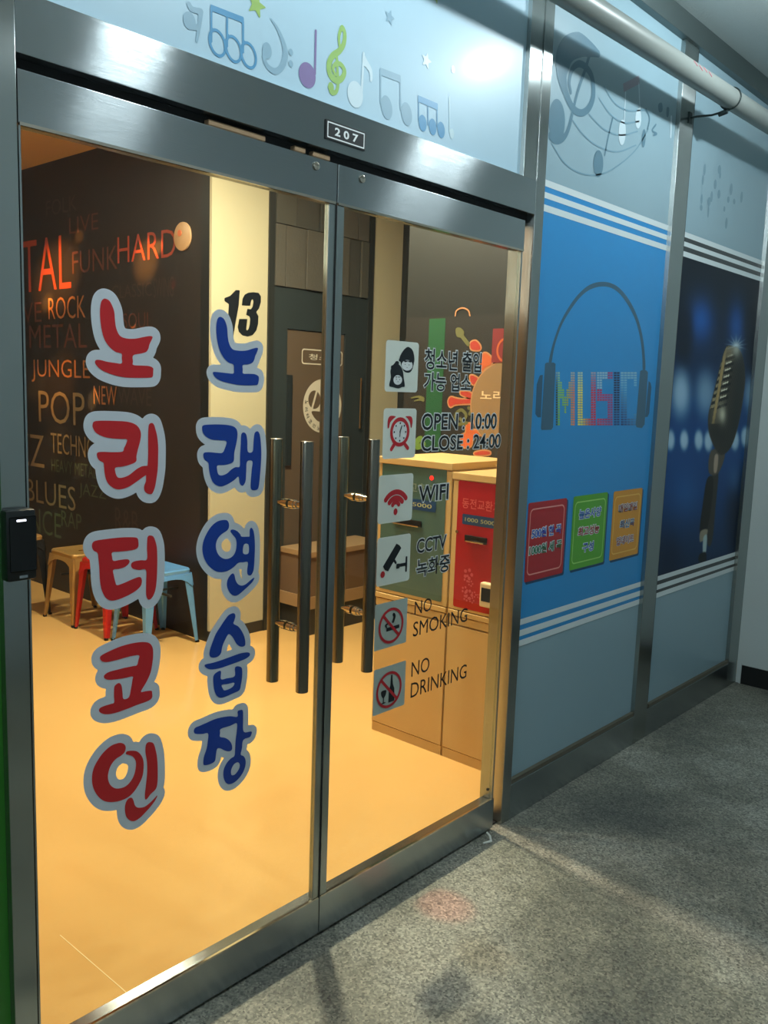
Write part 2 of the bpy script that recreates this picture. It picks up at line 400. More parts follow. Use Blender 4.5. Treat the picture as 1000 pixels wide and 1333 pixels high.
# --- microphone poster: a colour print evaluated on a fine grid
def mic_print():
    T = crop(840, 400, 3.7)
    nx, nz = 170, 300
    us = np.linspace(3.7622, 4.7348, nx); vs = np.linspace(SB[0]+0.0, ST[5], nz)
    U, V = np.meshgrid(us, vs)
    # authoring coordinates of the print, read off an enlargement of the poster
    P = np.stack([U, np.full(U.shape, 0.0194), V], -1) - CAM
    zc = P@_f; cx = ((P@_r)/zc*FOC+500-840)*3.7; cy = ((P@_d)/zc*FOC+666.5-400)*3.7
    v = np.clip(cy/1280, -0.3, 1); C = np.zeros(U.shape+(3,))
    def mixc(col, a):
        nonlocal C; a = np.clip(a, 0, 1)[..., None]; C = C*(1-a)+np.array(col, float)*a
    g = np.interp(v, [-0.3, 0.0, 0.2, 0.35, 0.5, 0.7, 1.0], [0, 0.12, 0.4, 0.75, 0.9, 0.8, 0.35])
    C += np.array((12, 20, 30)); mixc((16, 74, 140), g)
    blob = lambda x, y, rx, ry, p=2: np.exp(-(((cx-x)/rx)**2+((cy-y)/ry)**2)**(p/2))
    mixc((30, 100, 190), 0.8*blob(270, 60, 60, 110)); mixc((30, 100, 190), 0.7*blob(440, 90, 40, 120))
    mixc((10, 22, 40), 0.9*blob(185, 130, 45, 160, 4)); mixc((10, 20, 34), 0.85*blob(540, 150, 60, 260, 4))
    mixc((8, 18, 34), 0.8*blob(470, 1010, 80, 230, 4)); mixc((8, 24, 50), 0.6*blob(110, 1200, 60, 130, 3))
    for x, y, rx, ry, a in ((172, 415, 46, 115, .8), (292, 415, 50, 110, .6), (505, 420, 30, 90, .6), (560, 300, 20, 80, .2)): mixc((176, 208, 226), a*blob(x, y, rx, ry, 3))
    for x, y in ((122, 640), (188, 640), (258, 640), (305, 645), (432, 640), (482, 625)): mixc((200, 226, 236), 0.8*blob(x, y, 21, 50, 5))
    mixc((70, 130, 190), 0.4*blob(430, 830, 30, 70)); mixc((70, 130, 200), 0.3*blob(200, 900, 70, 120))
    def paint(sh, col, soft=5):
        d = sdf(sh, cx, cy) if sh[0] != 'poly' else sdf(sh, cx, cy); mixc(col, 0.5-d/soft)
    big = 1e9
    paint(poly([(325, 800), (352, 800), (340, 950), (322, 1130), (298, 1130), (305, 950)]), (52, 50, 44))
    paint(poly([(298, 828), (328, 826), (318, 960), (292, 1092), (262, 1092), (276, 960)]), (30, 28, 24))
    paint(poly([(318, 690), (384, 700), (352, 800), (306, 795)]), (86, 78, 66))
    paint(poly([(335, 715), (352, 715), (345, 790), (330, 790)]), (170, 150, 130))
    paint(poly([(266, 1080), (300, 1070), (292, 1110), (264, 1130)]), (150, 140, 118))
    paint(poly([(280, 1110), (298, 1100), (292, 1185), (278, 1185)]), (170, 190, 190)); paint(poly([(262, 1190), (292, 1180), (290, 1228), (258, 1225)]), (20, 24, 26))
    head = poly([(392, 188), (432, 190), (466, 226), (482, 330), (470, 450), (448, 570), (414, 672), (368, 712), (334, 676), (306, 600), (304, 520), (322, 440), (344, 350), (368, 250)])
    paint(head, (58, 55, 46)); dh = sdf(head, cx, cy)
    inside = lambda a: np.where(dh < -3, a, 0)
    mixc((112, 104, 84), inside(0.9*np.exp(-((cx-(395-(cy-200)*0.16))/26)**2)*(cy < 560)))
    mixc((40, 44, 42), inside(0.8*np.exp(-((cx-(462-(cy-200)*0.07))/26)**2)))
    rib = (np.mod(cy+0.35*(cx-380), 31) < 14)&(cy > 215)&(cy < 490)
    spine = 388-(cy-200)*0.17
    mixc((10, 10, 8), inside(rib*0.95*(np.abs(cx-spine) < 52)*(np.abs(cx-spine) > 8)))
    mixc((176, 160, 120), inside((np.mod(cy+0.35*(cx-380), 31) > 17)*0.75*(cx < spine-8)*(cy > 215)*(cy < 490)))
    mixc((30, 32, 28), inside(0.55*(np.mod(cx+cy*.4, 9) < 4)*(cx > spine+48)))
    mixc((250, 246, 220), inside((np.mod(cy+0.35*(cx-380)+8, 31) < 6)*0.9*(cx > spine+14)*(cx < spine+40)*(cy < 450)*(cy > 215)))
    mixc((176, 148, 92), inside(0.9*(np.abs(cx-spine) < 6)*(cy < 560)))
    mixc((220, 218, 190), inside(0.9*blob(372, 520, 18, 46))); mixc((34, 34, 30), inside(0.7*blob(350, 610, 60, 60)))
    mixc((130, 118, 90), inside(0.9*blob(400, 215, 26, 34)))
    mixc((210, 214, 196), 0.75*blob(440, 200, 22, 40))
    for a in np.linspace(-1.9, 1.9, 9):
        dx, dy = math.sin(a), -math.cos(a); t = (cx-438)*dx+(cy-185)*dy; s = np.abs((cx-438)*dy-(cy-185)*dx)
        mixc((200, 216, 222), 0.75*np.exp(-(s/3.0)**2)*np.clip(1-t/62, 0, 1)*(t > 0))
    C = np.clip(C*0+C, 0, 255)/255; C = np.where(C <= 0.04045, C/12.92, ((C+0.055)/1.055)**2.4)*1.15
    me = bpy.data.meshes.new('printed_microphone_photo'); off = worldloc(w3)
    VV = [tuple(Vector(F.p3(u, vv, 0.0004))-off) for u, vv in zip(U.ravel(), V.ravel())]
    FF = [(j*nx+i, j*nx+i+1, (j+1)*nx+i+1, (j+1)*nx+i) for j in range(nz-1) for i in range(nx-1)]
    me.from_pydata(VV, [], FF); at = me.color_attributes.new('print', 'FLOAT_COLOR', 'POINT')
    at.data.foreach_set('color', np.concatenate([C.reshape(-1, 3), np.ones((nx*nz, 1))], 1).astype(np.float32).ravel())
    finish(me, 'printed_microphone_photo', mat('photo_print_matt', (128, 128, 128), 0.45, spec=.2, attr='print'), w3)
mic_print()

# --- headphones and word on the blue poster
HP = mat('slate_print', (62, 100, 124), 0.35); HP2 = mat('slate_print_dark', (52, 92, 120), 0.35)
T = crop(690, 360, 5.556)
band_o = T((135, 620), (150, 540), (175, 450), (215, 340), (265, 245), (330, 150), (400, 80), (460, 48), (520, 38), (580, 46), (640, 78), (700, 145), (755, 240), (795, 350), (820, 470), (832, 590), (833, 672))
band_i = T((815, 672), (812, 590), (800, 470), (775, 355), (738, 260), (685, 170), (630, 108), (575, 78), (520, 72), (465, 82), (405, 112), (345, 170), (280, 262), (228, 355), (190, 460), (168, 545), (155, 620))
F.mesh('printed_headband', sheet([poly(F.pts(band_o+band_i))], res=0.004), HP, w2, 0.0008)
for P in (T((108, 630), (120, 622), (172, 622), (184, 632), (166, 1090), (154, 1108), (84, 1110), (78, 1098)),
          T((796, 684), (808, 676), (840, 678), (853, 692), (828, 1070), (808, 1096), (770, 1090), (764, 1070))):
    F.mesh('printed_ear_pad', sheet([poly(F.pts(P), False)], res=0.003), HP, w2, 0.0009)
for P in (T((70, 715), (92, 710), (78, 1018), (56, 1018), (38, 995), (48, 780)), T((858, 755), (872, 770), (878, 800), (862, 990), (850, 1015), (832, 1018))):
    F.mesh('printed_ear_cup', sheet([poly(F.pts(P), False)], res=0.003), HP2, w2, 0.0007)
def eq_word():
    cells = []
    def letter(x0, x1, fn, colf, rows=22, cols=6):
        for c in range(cols):
            for r in range(rows):
                u = (c+.5)/cols; v = (r+.5)/rows
                if fn(u, v):
                    cells.append((x0+(x1-x0)*c/cols, x0+(x1-x0)*(c+.86)/cols, 1076-(r/rows)*390, 1076-((r+.72)/rows)*390, colf(u, v)))
    mixl = lambda a, b, t: tuple(a[i]*(1-t)+b[i]*t for i in range(3))
    pale = (150, 192, 214)
    def fade(col): return lambda u, v: mixl(col(u, v), pale, max(0, min(1, (v-0.62)*2.2)))
    letter(186, 325, lambda u, v: u < .24 or u > .76 or abs(v-(1-1.25*min(u, 1-u))) < .17, fade(lambda u, v: mixl(mixl((30, 60, 60), (150, 200, 70), min(1, u*3)), (240, 130, 100), max(0, u*2-1)) if u < .15 else mixl((140, 200, 80), (236, 130, 90), max(0, u*2-.9))), cols=9)
    letter(345, 478, lambda u, v: u < .28 or u > .72 or v < .13, fade(lambda u, v: mixl((236, 222, 90), (204, 40, 70), min(1, max(0, u*1.7-.4)))), cols=7)
    letter(484, 600, lambda u, v: v > .88 or v < .13 or .46 < v < .60 or (u < .34 and v > .5) or (u > .66 and v < .55), lambda u, v: mixl((206, 50, 90), (150, 70, 130), u) if not (u < .6 and v > .7) else pale)
    letter(606, 650, lambda u, v: True, lambda u, v: (20, 34, 80) if v > .25 else (30, 60, 120), cols=2)
    letter(656, 775, lambda u, v: v > .88 or v < .13 or u < .36 or (u > .8 and (v < .25 or v > .72)), fade(lambda u, v: mixl((24, 50, 110), (90, 170, 214), min(1, v*1.2+u*.6))), cols=5)
    me = bpy.data.meshes.new('printed_word'); V = []; FC = []; cols = []
    off = worldloc(w2)
    for a, b, c, d, col in cells:
        n = len(V)
        for q in ((a, c), (b, c), (b, d), (a, d)):
            u, v = F.at(T(q)[0]); V.append(tuple(Vector(F.p3(u, v, 0.0008))-off)); cols.append((*[x*1.1 for x in lin(col)], 1))
        FC.append((n, n+1, n+2, n+3))
    me.from_pydata(V, [], FC); at = me.color_attributes.new('print', 'FLOAT_COLOR', 'POINT'); at.data.foreach_set('color', np.array(cols, np.float32).ravel())
    finish(me, 'printed_word', mat('photo_print', (128, 128, 128), 0.3, coat=0.3, attr='print'), w2)
eq_word()

# --- music notes on the transom film (window_1)
def note(shapes, col, parent=None, name='printed_note', res=0.003, cut=(), clip=None):
    m = mat('print_%d_%d_%d' % col, col, 0.3, coat=0.3)
    F.mesh(name, sheet(shapes, cut=cut, res=res, clip=clip), m, parent or w1, 0.0006)
A = crop(220, 0, 5); fa = lambda *p: F.pts(A(*p)); Bc = crop(400, 20, 4.545); fb = lambda *p: F.pts(Bc(*p))
GB = (146, 178, 196); BL = (92, 152, 192); WH = (208, 226, 234)
note([stroke(fa((130, 30), (150, 60), (200, 72), (208, 74)), .006), stroke(fa((208, 74), (196, 170), (180, 270)), [.006, .003]), ellipse(fa((132, 135))[0], .016, .018), stroke(fa((132, 160), (165, 185), (196, 160)), .004)], GB)
tri = [poly(fa((270, 28), (487, 112), (487, 152), (270, 68)), False)] + [stroke(fa((a, b), (a, c)), .0028) for a, b, c in ((275, 50, 270), (378, 100, 300), (482, 140, 340))]
tri += [ring(fa(c)[0], .021, .026, .0032, 0.35) for c in ((315, 280), (420, 320), (518, 360))]
note(tri, BL)
def star(c, r, col, n=5, parent=None):
    P = [(c[0]+(r if k % 2 == 0 else r*.42)*math.sin(k*PI/n+.2), c[1]+(r if k % 2 == 0 else r*.42)*math.cos(k*PI/n+.2)) for k in range(2*n)]
    note([poly(P, False)], col, parent, 'printed_star')
star(fa((568, 32))[0], .030, (156, 188, 104)); star(fb((705, 268))[0], .024, WH); star(fb((488, 12))[0], .022, GB); star(fb((760, -110))[0], .02, (156, 188, 104))
note([stroke(fa((662, 122), (708, 190), (748, 290), (756, 370), (732, 438), (690, 464), (642, 432), (616, 370), (622, 310)), [.002, .008, .007, .003]), ellipse(fa((638, 330))[0], .014, .018), ellipse(fa((793, 340))[0], .007, .008), ellipse(fa((793, 415))[0], .007, .008)], GB)
note([ellipse(fa((900, 490))[0], .028, .029), stroke(fa((956, 200), (950, 480)), .0032)], (136, 120, 164))
note([stroke(fb((175, 250), (178, 320), (182, 400), (172, 450), (145, 458), (132, 425)), [.004, .005, .006]), ellipse(fb((140, 425))[0], .010, .012),
      stroke(fb((190, 180), (188, 120), (206, 70), (222, 110), (215, 170), (190, 210), (150, 240), (128, 290), (135, 350), (170, 385), (205, 372), (220, 330), (200, 292), (170, 285), (152, 315), (165, 350)), [.004, .006, .008, .008, .006, .004])], (154, 190, 110))
note([ellipse(fb((284, 468))[0], .029, .032), stroke(fb((334, 225), (322, 450)), .004), poly(fb((330, 222), (352, 262), (382, 320), (385, 380), (372, 392), (368, 340), (340, 300), (330, 290)))], WH)
note([poly(fb((430, 308), (552, 355), (552, 398), (430, 352)), False), stroke(fb((434, 340), (434, 520)), .0025), stroke(fb((550, 380), (552, 560)), .0025), ellipse(fb((470, 545))[0], .022, .030, .3), ellipse(fb((588, 584))[0], .022, .030, .3)], GB)
note([poly(fb((655, 472), (772, 522), (772, 562), (655, 510)), False)] + [stroke(fb((a, b), (a, c)), .002) for a, b, c in ((659, 500, 620), (714, 520, 650), (768, 550, 660))] + [ellipse(fb(c)[0], .017, .022, .2) for c in ((683, 638), (742, 660), (792, 678))], BL)
note([ellipse(fb((855, 700))[0], .010, .014), stroke(fb((840, 480), (842, 690)), .002), ellipse(fb((862, 320))[0], .008, .01)], (196, 220, 228))
# --- big clef, staff lines and notes on window_2, small marks on window_3
Cc = crop(700, 40, 5); fc = lambda *p: F.pts(Cc(*p)); SG = (96, 132, 150)
note([stroke(fc((395, 150), (340, 118), (270, 92), (200, 120), (165, 190), (158, 290), (185, 410), (230, 505), (285, 535), (335, 500), (362, 420), (355, 310), (320, 245), (270, 215), (225, 250), (205, 330), (215, 400)), [.012, .040, .045, .016, .012, .014, .013, .010, .008]),
      stroke(fc((338, 150), (310, 250), (262, 390), (225, 540), (200, 640), (165, 700), (120, 715), (85, 685)), [.008, .007, .010, .014]), ellipse(fc((125, 585))[0], .052, .068)], SG, w2, 'printed_clef', clip=(2.6132, 3.6058, 2.2, 3.0, 0))
thin = [stroke(fc(*q), .0028) for q in (((90, 730), (165, 850), (250, 915), (350, 940), (450, 920), (560, 850), (650, 760), (720, 640)), ((230, 585), (300, 680), (400, 755), (520, 788), (640, 745)), ((335, 545), (430, 640), (540, 680), (650, 655)), ((400, 440), (470, 540), (560, 600), (660, 590)), ((430, 360), (500, 470), (590, 520), (700, 515)))]
note(thin, (124, 160, 178), w2, 'printed_staff_lines', res=0.0025)
note([stroke(fc((488, 570), (462, 680), (436, 810)), .004), ellipse(fc((395, 865))[0], .036, .046), stroke(fc((705, 510), (728, 570), (715, 640)), .004), ellipse(fc((690, 700))[0], .016, .034), stroke(fc((770, 610), (745, 650), (775, 670), (755, 680)), .004), poly(fc((785, 480), (808, 470), (812, 520), (790, 530))), poly(fc((840, 500), (856, 505), (850, 560), (838, 555)))], SG, w2)
note([stroke(fc((572, 400), (562, 640)), .003), stroke(fc((658, 340), (668, 570)), .003), ellipse(fc((550, 662))[0], .028, .045), ellipse(fc((655, 572))[0], .024, .036), stroke(fc((870, 560), (866, 690)), .006), ellipse(fc((925, 640))[0], .008, .014)], WH, w2)
note([poly(fc((555, 345), (660, 290), (664, 345), (560, 400)), False)], (150, 146, 160), w2)
Dd = crop(680, 0, 3.125); rr = random.Random(3)
specks = [ellipse(F.pts(Dd((x, y)))[0], .008+.01*rr.random(), .012+.016*rr.random()) for x, y in ((735, 733), (730, 810), (728, 845), (757, 862), (805, 712), (802, 690), (800, 790), (838, 812), (830, 908), (770, 800), (862, 820), (785, 750), (822, 850), (760, 820), (892, 802), (850, 770), (742, 690))]
note(specks, (118, 152, 168), w3, 'printed_marks', res=0.004)

# ================================================================== GLASS DOORS
def door(name, label, x0, x1, hx, stile_r):
    d = props(bpy.data.objects.new(name, None), label, kind='structure'); COL.objects.link(d); d.location = (x0, 0.02, 0)
    MB().box(x0, x1, 0.0, 0.042, 2.020, 2.115).build('top_rail', STEEL, d, 0.0015, uv=(1, 0, 0))
    MB().box(x0, x1, 0.0, 0.042, 0.010, 0.120).build('bottom_rail', STEEL, d, 0.0015, uv=(1, 0, 0))
    MB().box(x0+0.002, x1-0.002, -0.002, 0.006, 2.016, 2.022).build('rail_lip', CHROME, d)
    MB().box(x0+0.002, x1-0.002, -0.001, 0.006, 0.118, 0.123).build('rail_lip', CHROME, d)
    if stile_r == 'L':
        MB().box(x0, x0+0.004, 0.0, 0.04, 0.1232, 2.0158).build('stile', STEELV, d, uv=(0, 0, 1)); gx0 = x0+0.0042
        MB().box(x1-0.026, x1, 0.0, 0.018, 0.1232, 2.0158).build('stile', STEELV, d, 0.002, uv=(0, 0, 1)); gx1 = x1-0.0262
        MB().box(x1-0.0035, x1-0.001, -0.003, 0.0, 0.12, 2.02).build('brush_seal', GAP, d)
    else:
        MB().box(x0, x0+0.026, 0.0, 0.018, 0.1232, 2.0158).build('stile', STEELV, d, 0.002, uv=(0, 0, 1)); gx0 = x0+0.0262
        MB().box(x1-0.014, x1-0.006, 0.0, 0.046, 0.1232, 2.0158).build('stile', STEELV, d, 0.001, uv=(0, 0, 1)); gx1 = x1-0.0142
    MB().box(gx0, gx1, 0.007, 0.015, 0.1232, 2.0158).build('glass_pane', GLASS, d)
    h = MB()                                                       # back-to-back pull bars
    for s in (-1, 1):
        yc = 0.010+s*0.058
        b = MB().tube([(hx, yc, 0.772), (hx, yc, 1.421)], 0.0165, 20).build('pull_handle', STEELR, d, 0.0015, True)
        st = MB()
        for z in (0.936, 1.258):
            st.tube([(hx, yc-s*0.015, z), (hx, yc-s*0.030, z)], 0.0075, 14); st.tube([(hx, yc-s*0.030, z), (hx, yc-s*0.040, z)], 0.010, 14)
            st.tube([(hx, yc-s*0.040, z), (hx, 0.011+s*0.0045, z)], 0.012, 14)
        o = st.build('standoff', CHROME, None, 0, True); o.parent = b
        o.data.transform(Matrix.Translation(-worldloc(b)))
    return d
d1 = door('door_1', 'left glass door leaf with red and blue lettering', 0.808, 1.638, 1.508, 'L')
d2 = door('door_2', 'right glass door leaf with notice stickers', 1.641, 2.506, 1.755, 'R')
def bolt(d, px, r=0.010):
    x, _, z = atY(px, -0.002)
    MB().tube([(x, 0.0, z), (x, -0.004, z)], r, 18).build('lock_bolt', CHROME, d, 0.001, True)
bolt(d1, (412, 216)); bolt(d2, (472, 233))
x, _, z = atY((636, 1029), 0.0)
MB().tube([(2.491, 0.02, 0.152), (2.4895, 0.02, 0.152)], 0.005, 10).build('screw', GAP, d2)

# ================================================================== LETTERING ON THE DOORS
G = Plane('Y', 0.0068)
def glyph(label, cr, polys, holes, color, off=0.020, extra=()):
    f = lambda P: G.pts(cr(*P))
    fills = [poly(f(P)) for P in polys] + [stroke(f(P), r) for P, r in extra]; cuts = [poly(f(P)) for P in holes]
    V, Fc = sheet(fills, cuts, res=0.002)
    cx = sum(p[0] for p in V)/len(V); z0 = min(p[1] for p in V)
    t = thing('vinyl_letter', label, 'lettering', (cx, 0.0068, z0), 'red vinyl letters' if color is RED else 'blue vinyl letters')
    # border grown from the same strokes; letter counters stay open where they are wide enough
    G.mesh('letter_border', sheet(fills, [('grown', s, off) for s in cuts], grow=off, res=0.0025) if False else border(fills, cuts, off), SILVER, t, 0.0003)
    G.mesh('letter_face', (V, Fc), color, t, 0.0009)
    return t
def border(fills, cuts, off, res=0.0025):
    # true offset of (fills minus cuts): distance to the cut filled region
    B = [bounds(s) for s in fills]; g = off+res*3
    xs = np.arange(min(b[0] for b in B)-g, max(b[1] for b in B)+g, res); ys = np.arange(min(b[2] for b in B)-g, max(b[3] for b in B)+g, res)
    X, Y = np.meshgrid(xs, ys); D = np.full(X.shape, 9.0)
    for s in fills: D = np.minimum(D, sdf(s, X, Y))
    for c in cuts: D = np.maximum(D, -sdf(c, X, Y))
    D = D-off
    V = []; FF = []; idx = {}
    def vid(k, p):
        if k not in idx: idx[k] = len(V); V.append(p)
        return idx[k]
    ny, nx = D.shape
    for j in range(ny-1):
        i = 0
        while i < nx-1:
            c = [(j, i), (j, i+1), (j+1, i+1), (j+1, i)]; s = [D[q] < 0 for q in c]
            if not any(s): i += 1; continue
            if all(s):
                k = i
                while k < nx-1 and D[j, k+1] < 0 and D[j+1, k+1] < 0: k += 1
                FF.append((vid((j, i), (xs[i], ys[j])), vid((j, k), (xs[k], ys[j])), vid((j+1, k), (xs[k], ys[j+1])), vid((j+1, i), (xs[i], ys[j+1])))); i = k
                if k < nx-1: continue
                break
            face = []
            for q in range(4):
                a, b = c[q], c[(q+1) % 4]; da, db = D[a], D[b]
                if da < 0: face.append(vid(a, (xs[a[1]], ys[a[0]])))
                if (da < 0) != (db < 0):
                    t = da/(da-db); key = ('e',)+((a, b) if a < b else (b, a))
                    face.append(vid(key, (xs[a[1]]+(xs[b[1]]-xs[a[1]])*t, ys[a[0]]+(ys[b[0]]-ys[a[0]])*t)))
            if len(face) > 2: FF.append(tuple(face))
            i += 1
    return V, FF

glyph('red vinyl letter 노 with silver border, topmost of the red column', crop(90, 360, 7.143), [
    [(335, 205), (372, 225), (400, 275), (418, 330), (424, 400), (436, 480), (470, 550), (530, 575), (610, 578), (690, 562), (745, 553), (775, 560), (765, 590), (745, 630), (735, 670), (715, 700), (670, 715), (594, 732), (592, 790), (594, 822), (680, 828), (740, 832), (778, 850), (780, 880), (775, 930), (745, 940), (640, 942), (520, 938), (420, 918), (320, 880), (265, 840), (238, 800), (248, 776), (290, 776), (350, 792), (420, 802), (487, 808), (488, 760), (486, 716), (430, 700), (370, 650), (325, 580), (300, 490), (288, 400), (285, 310), (295, 240), (312, 212)]], [], RED)
glyph('red vinyl letter 리 with silver border, second of the red column', crop(100, 530, 7.69), [
    [(175, 142), (250, 135), (400, 138), (500, 145), (570, 165), (615, 200), (640, 260), (632, 340), (610, 420), (595, 490), (590, 545), (520, 578), (450, 595), (385, 605), (384, 650), (405, 700), (450, 706), (520, 680), (590, 625), (650, 592), (708, 588), (718, 600), (712, 650), (700, 672), (650, 705), (590, 750), (520, 795), (440, 822), (380, 815), (320, 775), (290, 720), (275, 650), (268, 575), (262, 555), (220, 530), (200, 490), (205, 455), (260, 447), (350, 450), (455, 445), (470, 410), (490, 370), (500, 322), (430, 318), (330, 310), (250, 290), (190, 255), (158, 205), (158, 165)],
    [(745, 158), (768, 170), (785, 220), (802, 290), (812, 380), (812, 500), (808, 620), (795, 720), (780, 800), (755, 862), (730, 870), (700, 862), (676, 835), (672, 790), (690, 740), (692, 680), (705, 600), (712, 480), (712, 330), (714, 220), (722, 172)]], [], RED)
glyph('red vinyl letter 터 with silver border, third of the red column', crop(100, 680, 7.69), [
    [(190, 182), (300, 165), (440, 150), (560, 148), (605, 158), (615, 200), (612, 245), (580, 270), (500, 285), (420, 292), (352, 300), (352, 345), (365, 385), (430, 375), (500, 368), (525, 380), (520, 410), (480, 445), (420, 465), (362, 475), (370, 540), (385, 600), (400, 628), (460, 610), (540, 575), (610, 548), (640, 552), (650, 590), (635, 640), (580, 690), (500, 735), (420, 768), (350, 782), (300, 765), (265, 720), (240, 650), (228, 560), (222, 450), (215, 370), (205, 305), (170, 285), (150, 250), (155, 205)],
    [(735, 130), (765, 142), (785, 190), (800, 260), (804, 400), (800, 540), (790, 650), (770, 720), (740, 765), (710, 770), (692, 720), (692, 600), (690, 475), (620, 475), (560, 462), (542, 435), (548, 405), (580, 388), (640, 378), (700, 370), (700, 260), (704, 160), (715, 135)]], [], RED)
glyph('red vinyl letter 코 with silver border, fourth of the red column', crop(100, 820, 7.69), [
    [(250, 250), (350, 200), (450, 160), (560, 132), (660, 120), (725, 132), (758, 180), (762, 260), (752, 350), (735, 430), (700, 510), (665, 570), (640, 620), (690, 612), (745, 608), (752, 630), (750, 680), (700, 715), (600, 750), (500, 790), (400, 825), (320, 842), (260, 838), (222, 815), (228, 782), (280, 758), (340, 740), (372, 725), (370, 660), (372, 580), (385, 550), (420, 530), (445, 555), (455, 620), (465, 690), (520, 672), (540, 590), (555, 500), (555, 465), (470, 482), (380, 495), (310, 498), (272, 480), (275, 450), (320, 420), (400, 398), (480, 378), (560, 362), (600, 352), (615, 300), (622, 255), (560, 258), (470, 280), (380, 305), (300, 320), (250, 312), (230, 280)]], [], RED)
glyph('red vinyl letter 인 with silver border, lowest of the red column', crop(100, 950, 7.69), [
    [(440, 130), (475, 145), (488, 180), (475, 225), (440, 258), (390, 290), (345, 345), (318, 410), (310, 480), (330, 545), (375, 582), (430, 585), (490, 562), (540, 510), (575, 440), (590, 360), (585, 305), (555, 265), (515, 250), (488, 240), (500, 215), (550, 208), (600, 215), (640, 250), (665, 310), (666, 400), (650, 480), (610, 560), (560, 630), (500, 680), (420, 712), (330, 722), (260, 705), (200, 650), (160, 570), (150, 480), (165, 390), (210, 300), (270, 220), (340, 160), (400, 135)],
    [(735, 122), (765, 135), (785, 190), (802, 280), (808, 400), (806, 520), (790, 590), (740, 640), (700, 692), (682, 692), (680, 640), (690, 550), (702, 430), (700, 320), (685, 220), (690, 150), (710, 125)],
    [(545, 678), (565, 705), (580, 755), (610, 778), (670, 772), (720, 738), (770, 690), (808, 650), (780, 710), (730, 775), (680, 830), (630, 880), (575, 912), (530, 905), (495, 870), (480, 810), (485, 740), (510, 692)]], [], RED)
glyph('blue vinyl letter 노 with silver border, topmost of the blue column', crop(250, 370, 8.89), [
    [(330, 378), (365, 400), (390, 450), (405, 510), (410, 590), (425, 680), (465, 750), (530, 768), (620, 768), (700, 745), (745, 735), (762, 745), (748, 790), (730, 830), (715, 880), (690, 912), (640, 928), (585, 935), (585, 985), (588, 1032), (650, 1036), (720, 1040), (765, 1062), (772, 1100), (760, 1155), (735, 1168), (640, 1170), (530, 1165), (430, 1145), (330, 1118), (270, 1080), (240, 1035), (245, 1015), (310, 1018), (400, 1028), (478, 1032), (482, 980), (475, 928), (420, 905), (365, 850), (320, 770), (295, 680), (280, 580), (278, 480), (290, 410), (305, 385)]], [], BLUE, .017)
glyph('blue vinyl letter 래 with silver border, second of the blue column', crop(250, 530, 9.09), [
    [(130, 215), (220, 205), (350, 205), (440, 215), (500, 235), (532, 280), (535, 350), (520, 440), (498, 540), (490, 640), (440, 670), (370, 685), (298, 690), (295, 740), (310, 795), (350, 808), (410, 785), (460, 740), (510, 710), (562, 702), (566, 600), (574, 450), (578, 340), (590, 305), (615, 300), (640, 325), (652, 400), (658, 525), (715, 525), (725, 420), (735, 320), (755, 290), (780, 288), (800, 330), (812, 420), (818, 560), (810, 720), (795, 880), (780, 960), (750, 980), (710, 980), (692, 950), (695, 860), (705, 740), (712, 640), (650, 642), (640, 760), (632, 870), (605, 925), (580, 925), (558, 890), (548, 820), (500, 860), (430, 905), (350, 938), (290, 925), (240, 880), (210, 800), (198, 720), (190, 655), (150, 625), (132, 580), (140, 540), (200, 532), (290, 540), (355, 540), (385, 490), (405, 405), (330, 392), (240, 385), (180, 360), (130, 310), (118, 250)]], [], BLUE, .017)
glyph('blue vinyl letter 연 with silver border, third of the blue column', crop(250, 655, 9.09), [
    [(370, 198), (415, 205), (435, 245), (432, 290), (410, 325), (350, 365), (305, 415), (282, 480), (285, 550), (315, 615), (370, 655), (430, 655), (485, 620), (515, 560), (525, 480), (515, 420), (480, 375), (452, 335), (460, 315), (490, 312), (535, 332), (570, 370), (585, 395), (665, 395), (678, 395), (680, 320), (695, 290), (718, 310), (735, 380), (742, 500), (738, 640), (728, 780), (705, 840), (680, 855), (655, 840), (650, 790), (658, 698), (600, 700), (545, 705), (490, 755), (420, 800), (340, 815), (270, 800), (200, 745), (145, 660), (120, 560), (130, 460), (170, 360), (230, 270), (300, 215)],
    [(475, 830), (500, 850), (510, 900), (535, 950), (580, 975), (630, 960), (690, 910), (735, 878), (720, 920), (670, 975), (610, 1030), (550, 1080), (500, 1095), (455, 1070), (420, 1010), (410, 950), (430, 880)]],
    [[(612, 490), (665, 490), (665, 592), (602, 592)]], BLUE, .017)
glyph('blue vinyl letter 습 with silver border, fourth of the blue column', crop(240, 780, 9.09), [
    [(560, 168), (590, 168), (602, 200), (590, 250), (580, 290), (640, 325), (690, 400), (715, 470), (718, 540), (690, 560), (650, 555), (610, 520), (570, 450), (525, 412), (490, 460), (450, 550), (430, 640), (390, 680), (330, 690), (298, 668), (298, 610), (330, 510), (370, 410), (420, 330), (480, 240), (520, 190)],
    [(250, 770), (340, 750), (450, 715), (560, 675), (660, 640), (740, 628), (772, 640), (768, 670), (720, 705), (620, 745), (510, 785), (400, 820), (310, 830), (262, 815), (238, 790)],
    [(410, 848), (432, 858), (432, 945), (500, 935), (592, 910), (595, 820), (612, 795), (650, 795), (680, 820), (682, 920), (668, 1010), (650, 1075), (580, 1110), (500, 1145), (430, 1165), (385, 1145), (355, 1085), (342, 1000), (340, 920), (360, 880)]],
    [[(440, 1012), (510, 1002), (585, 985), (585, 1015), (550, 1050), (475, 1078), (450, 1050)]], BLUE, .017)
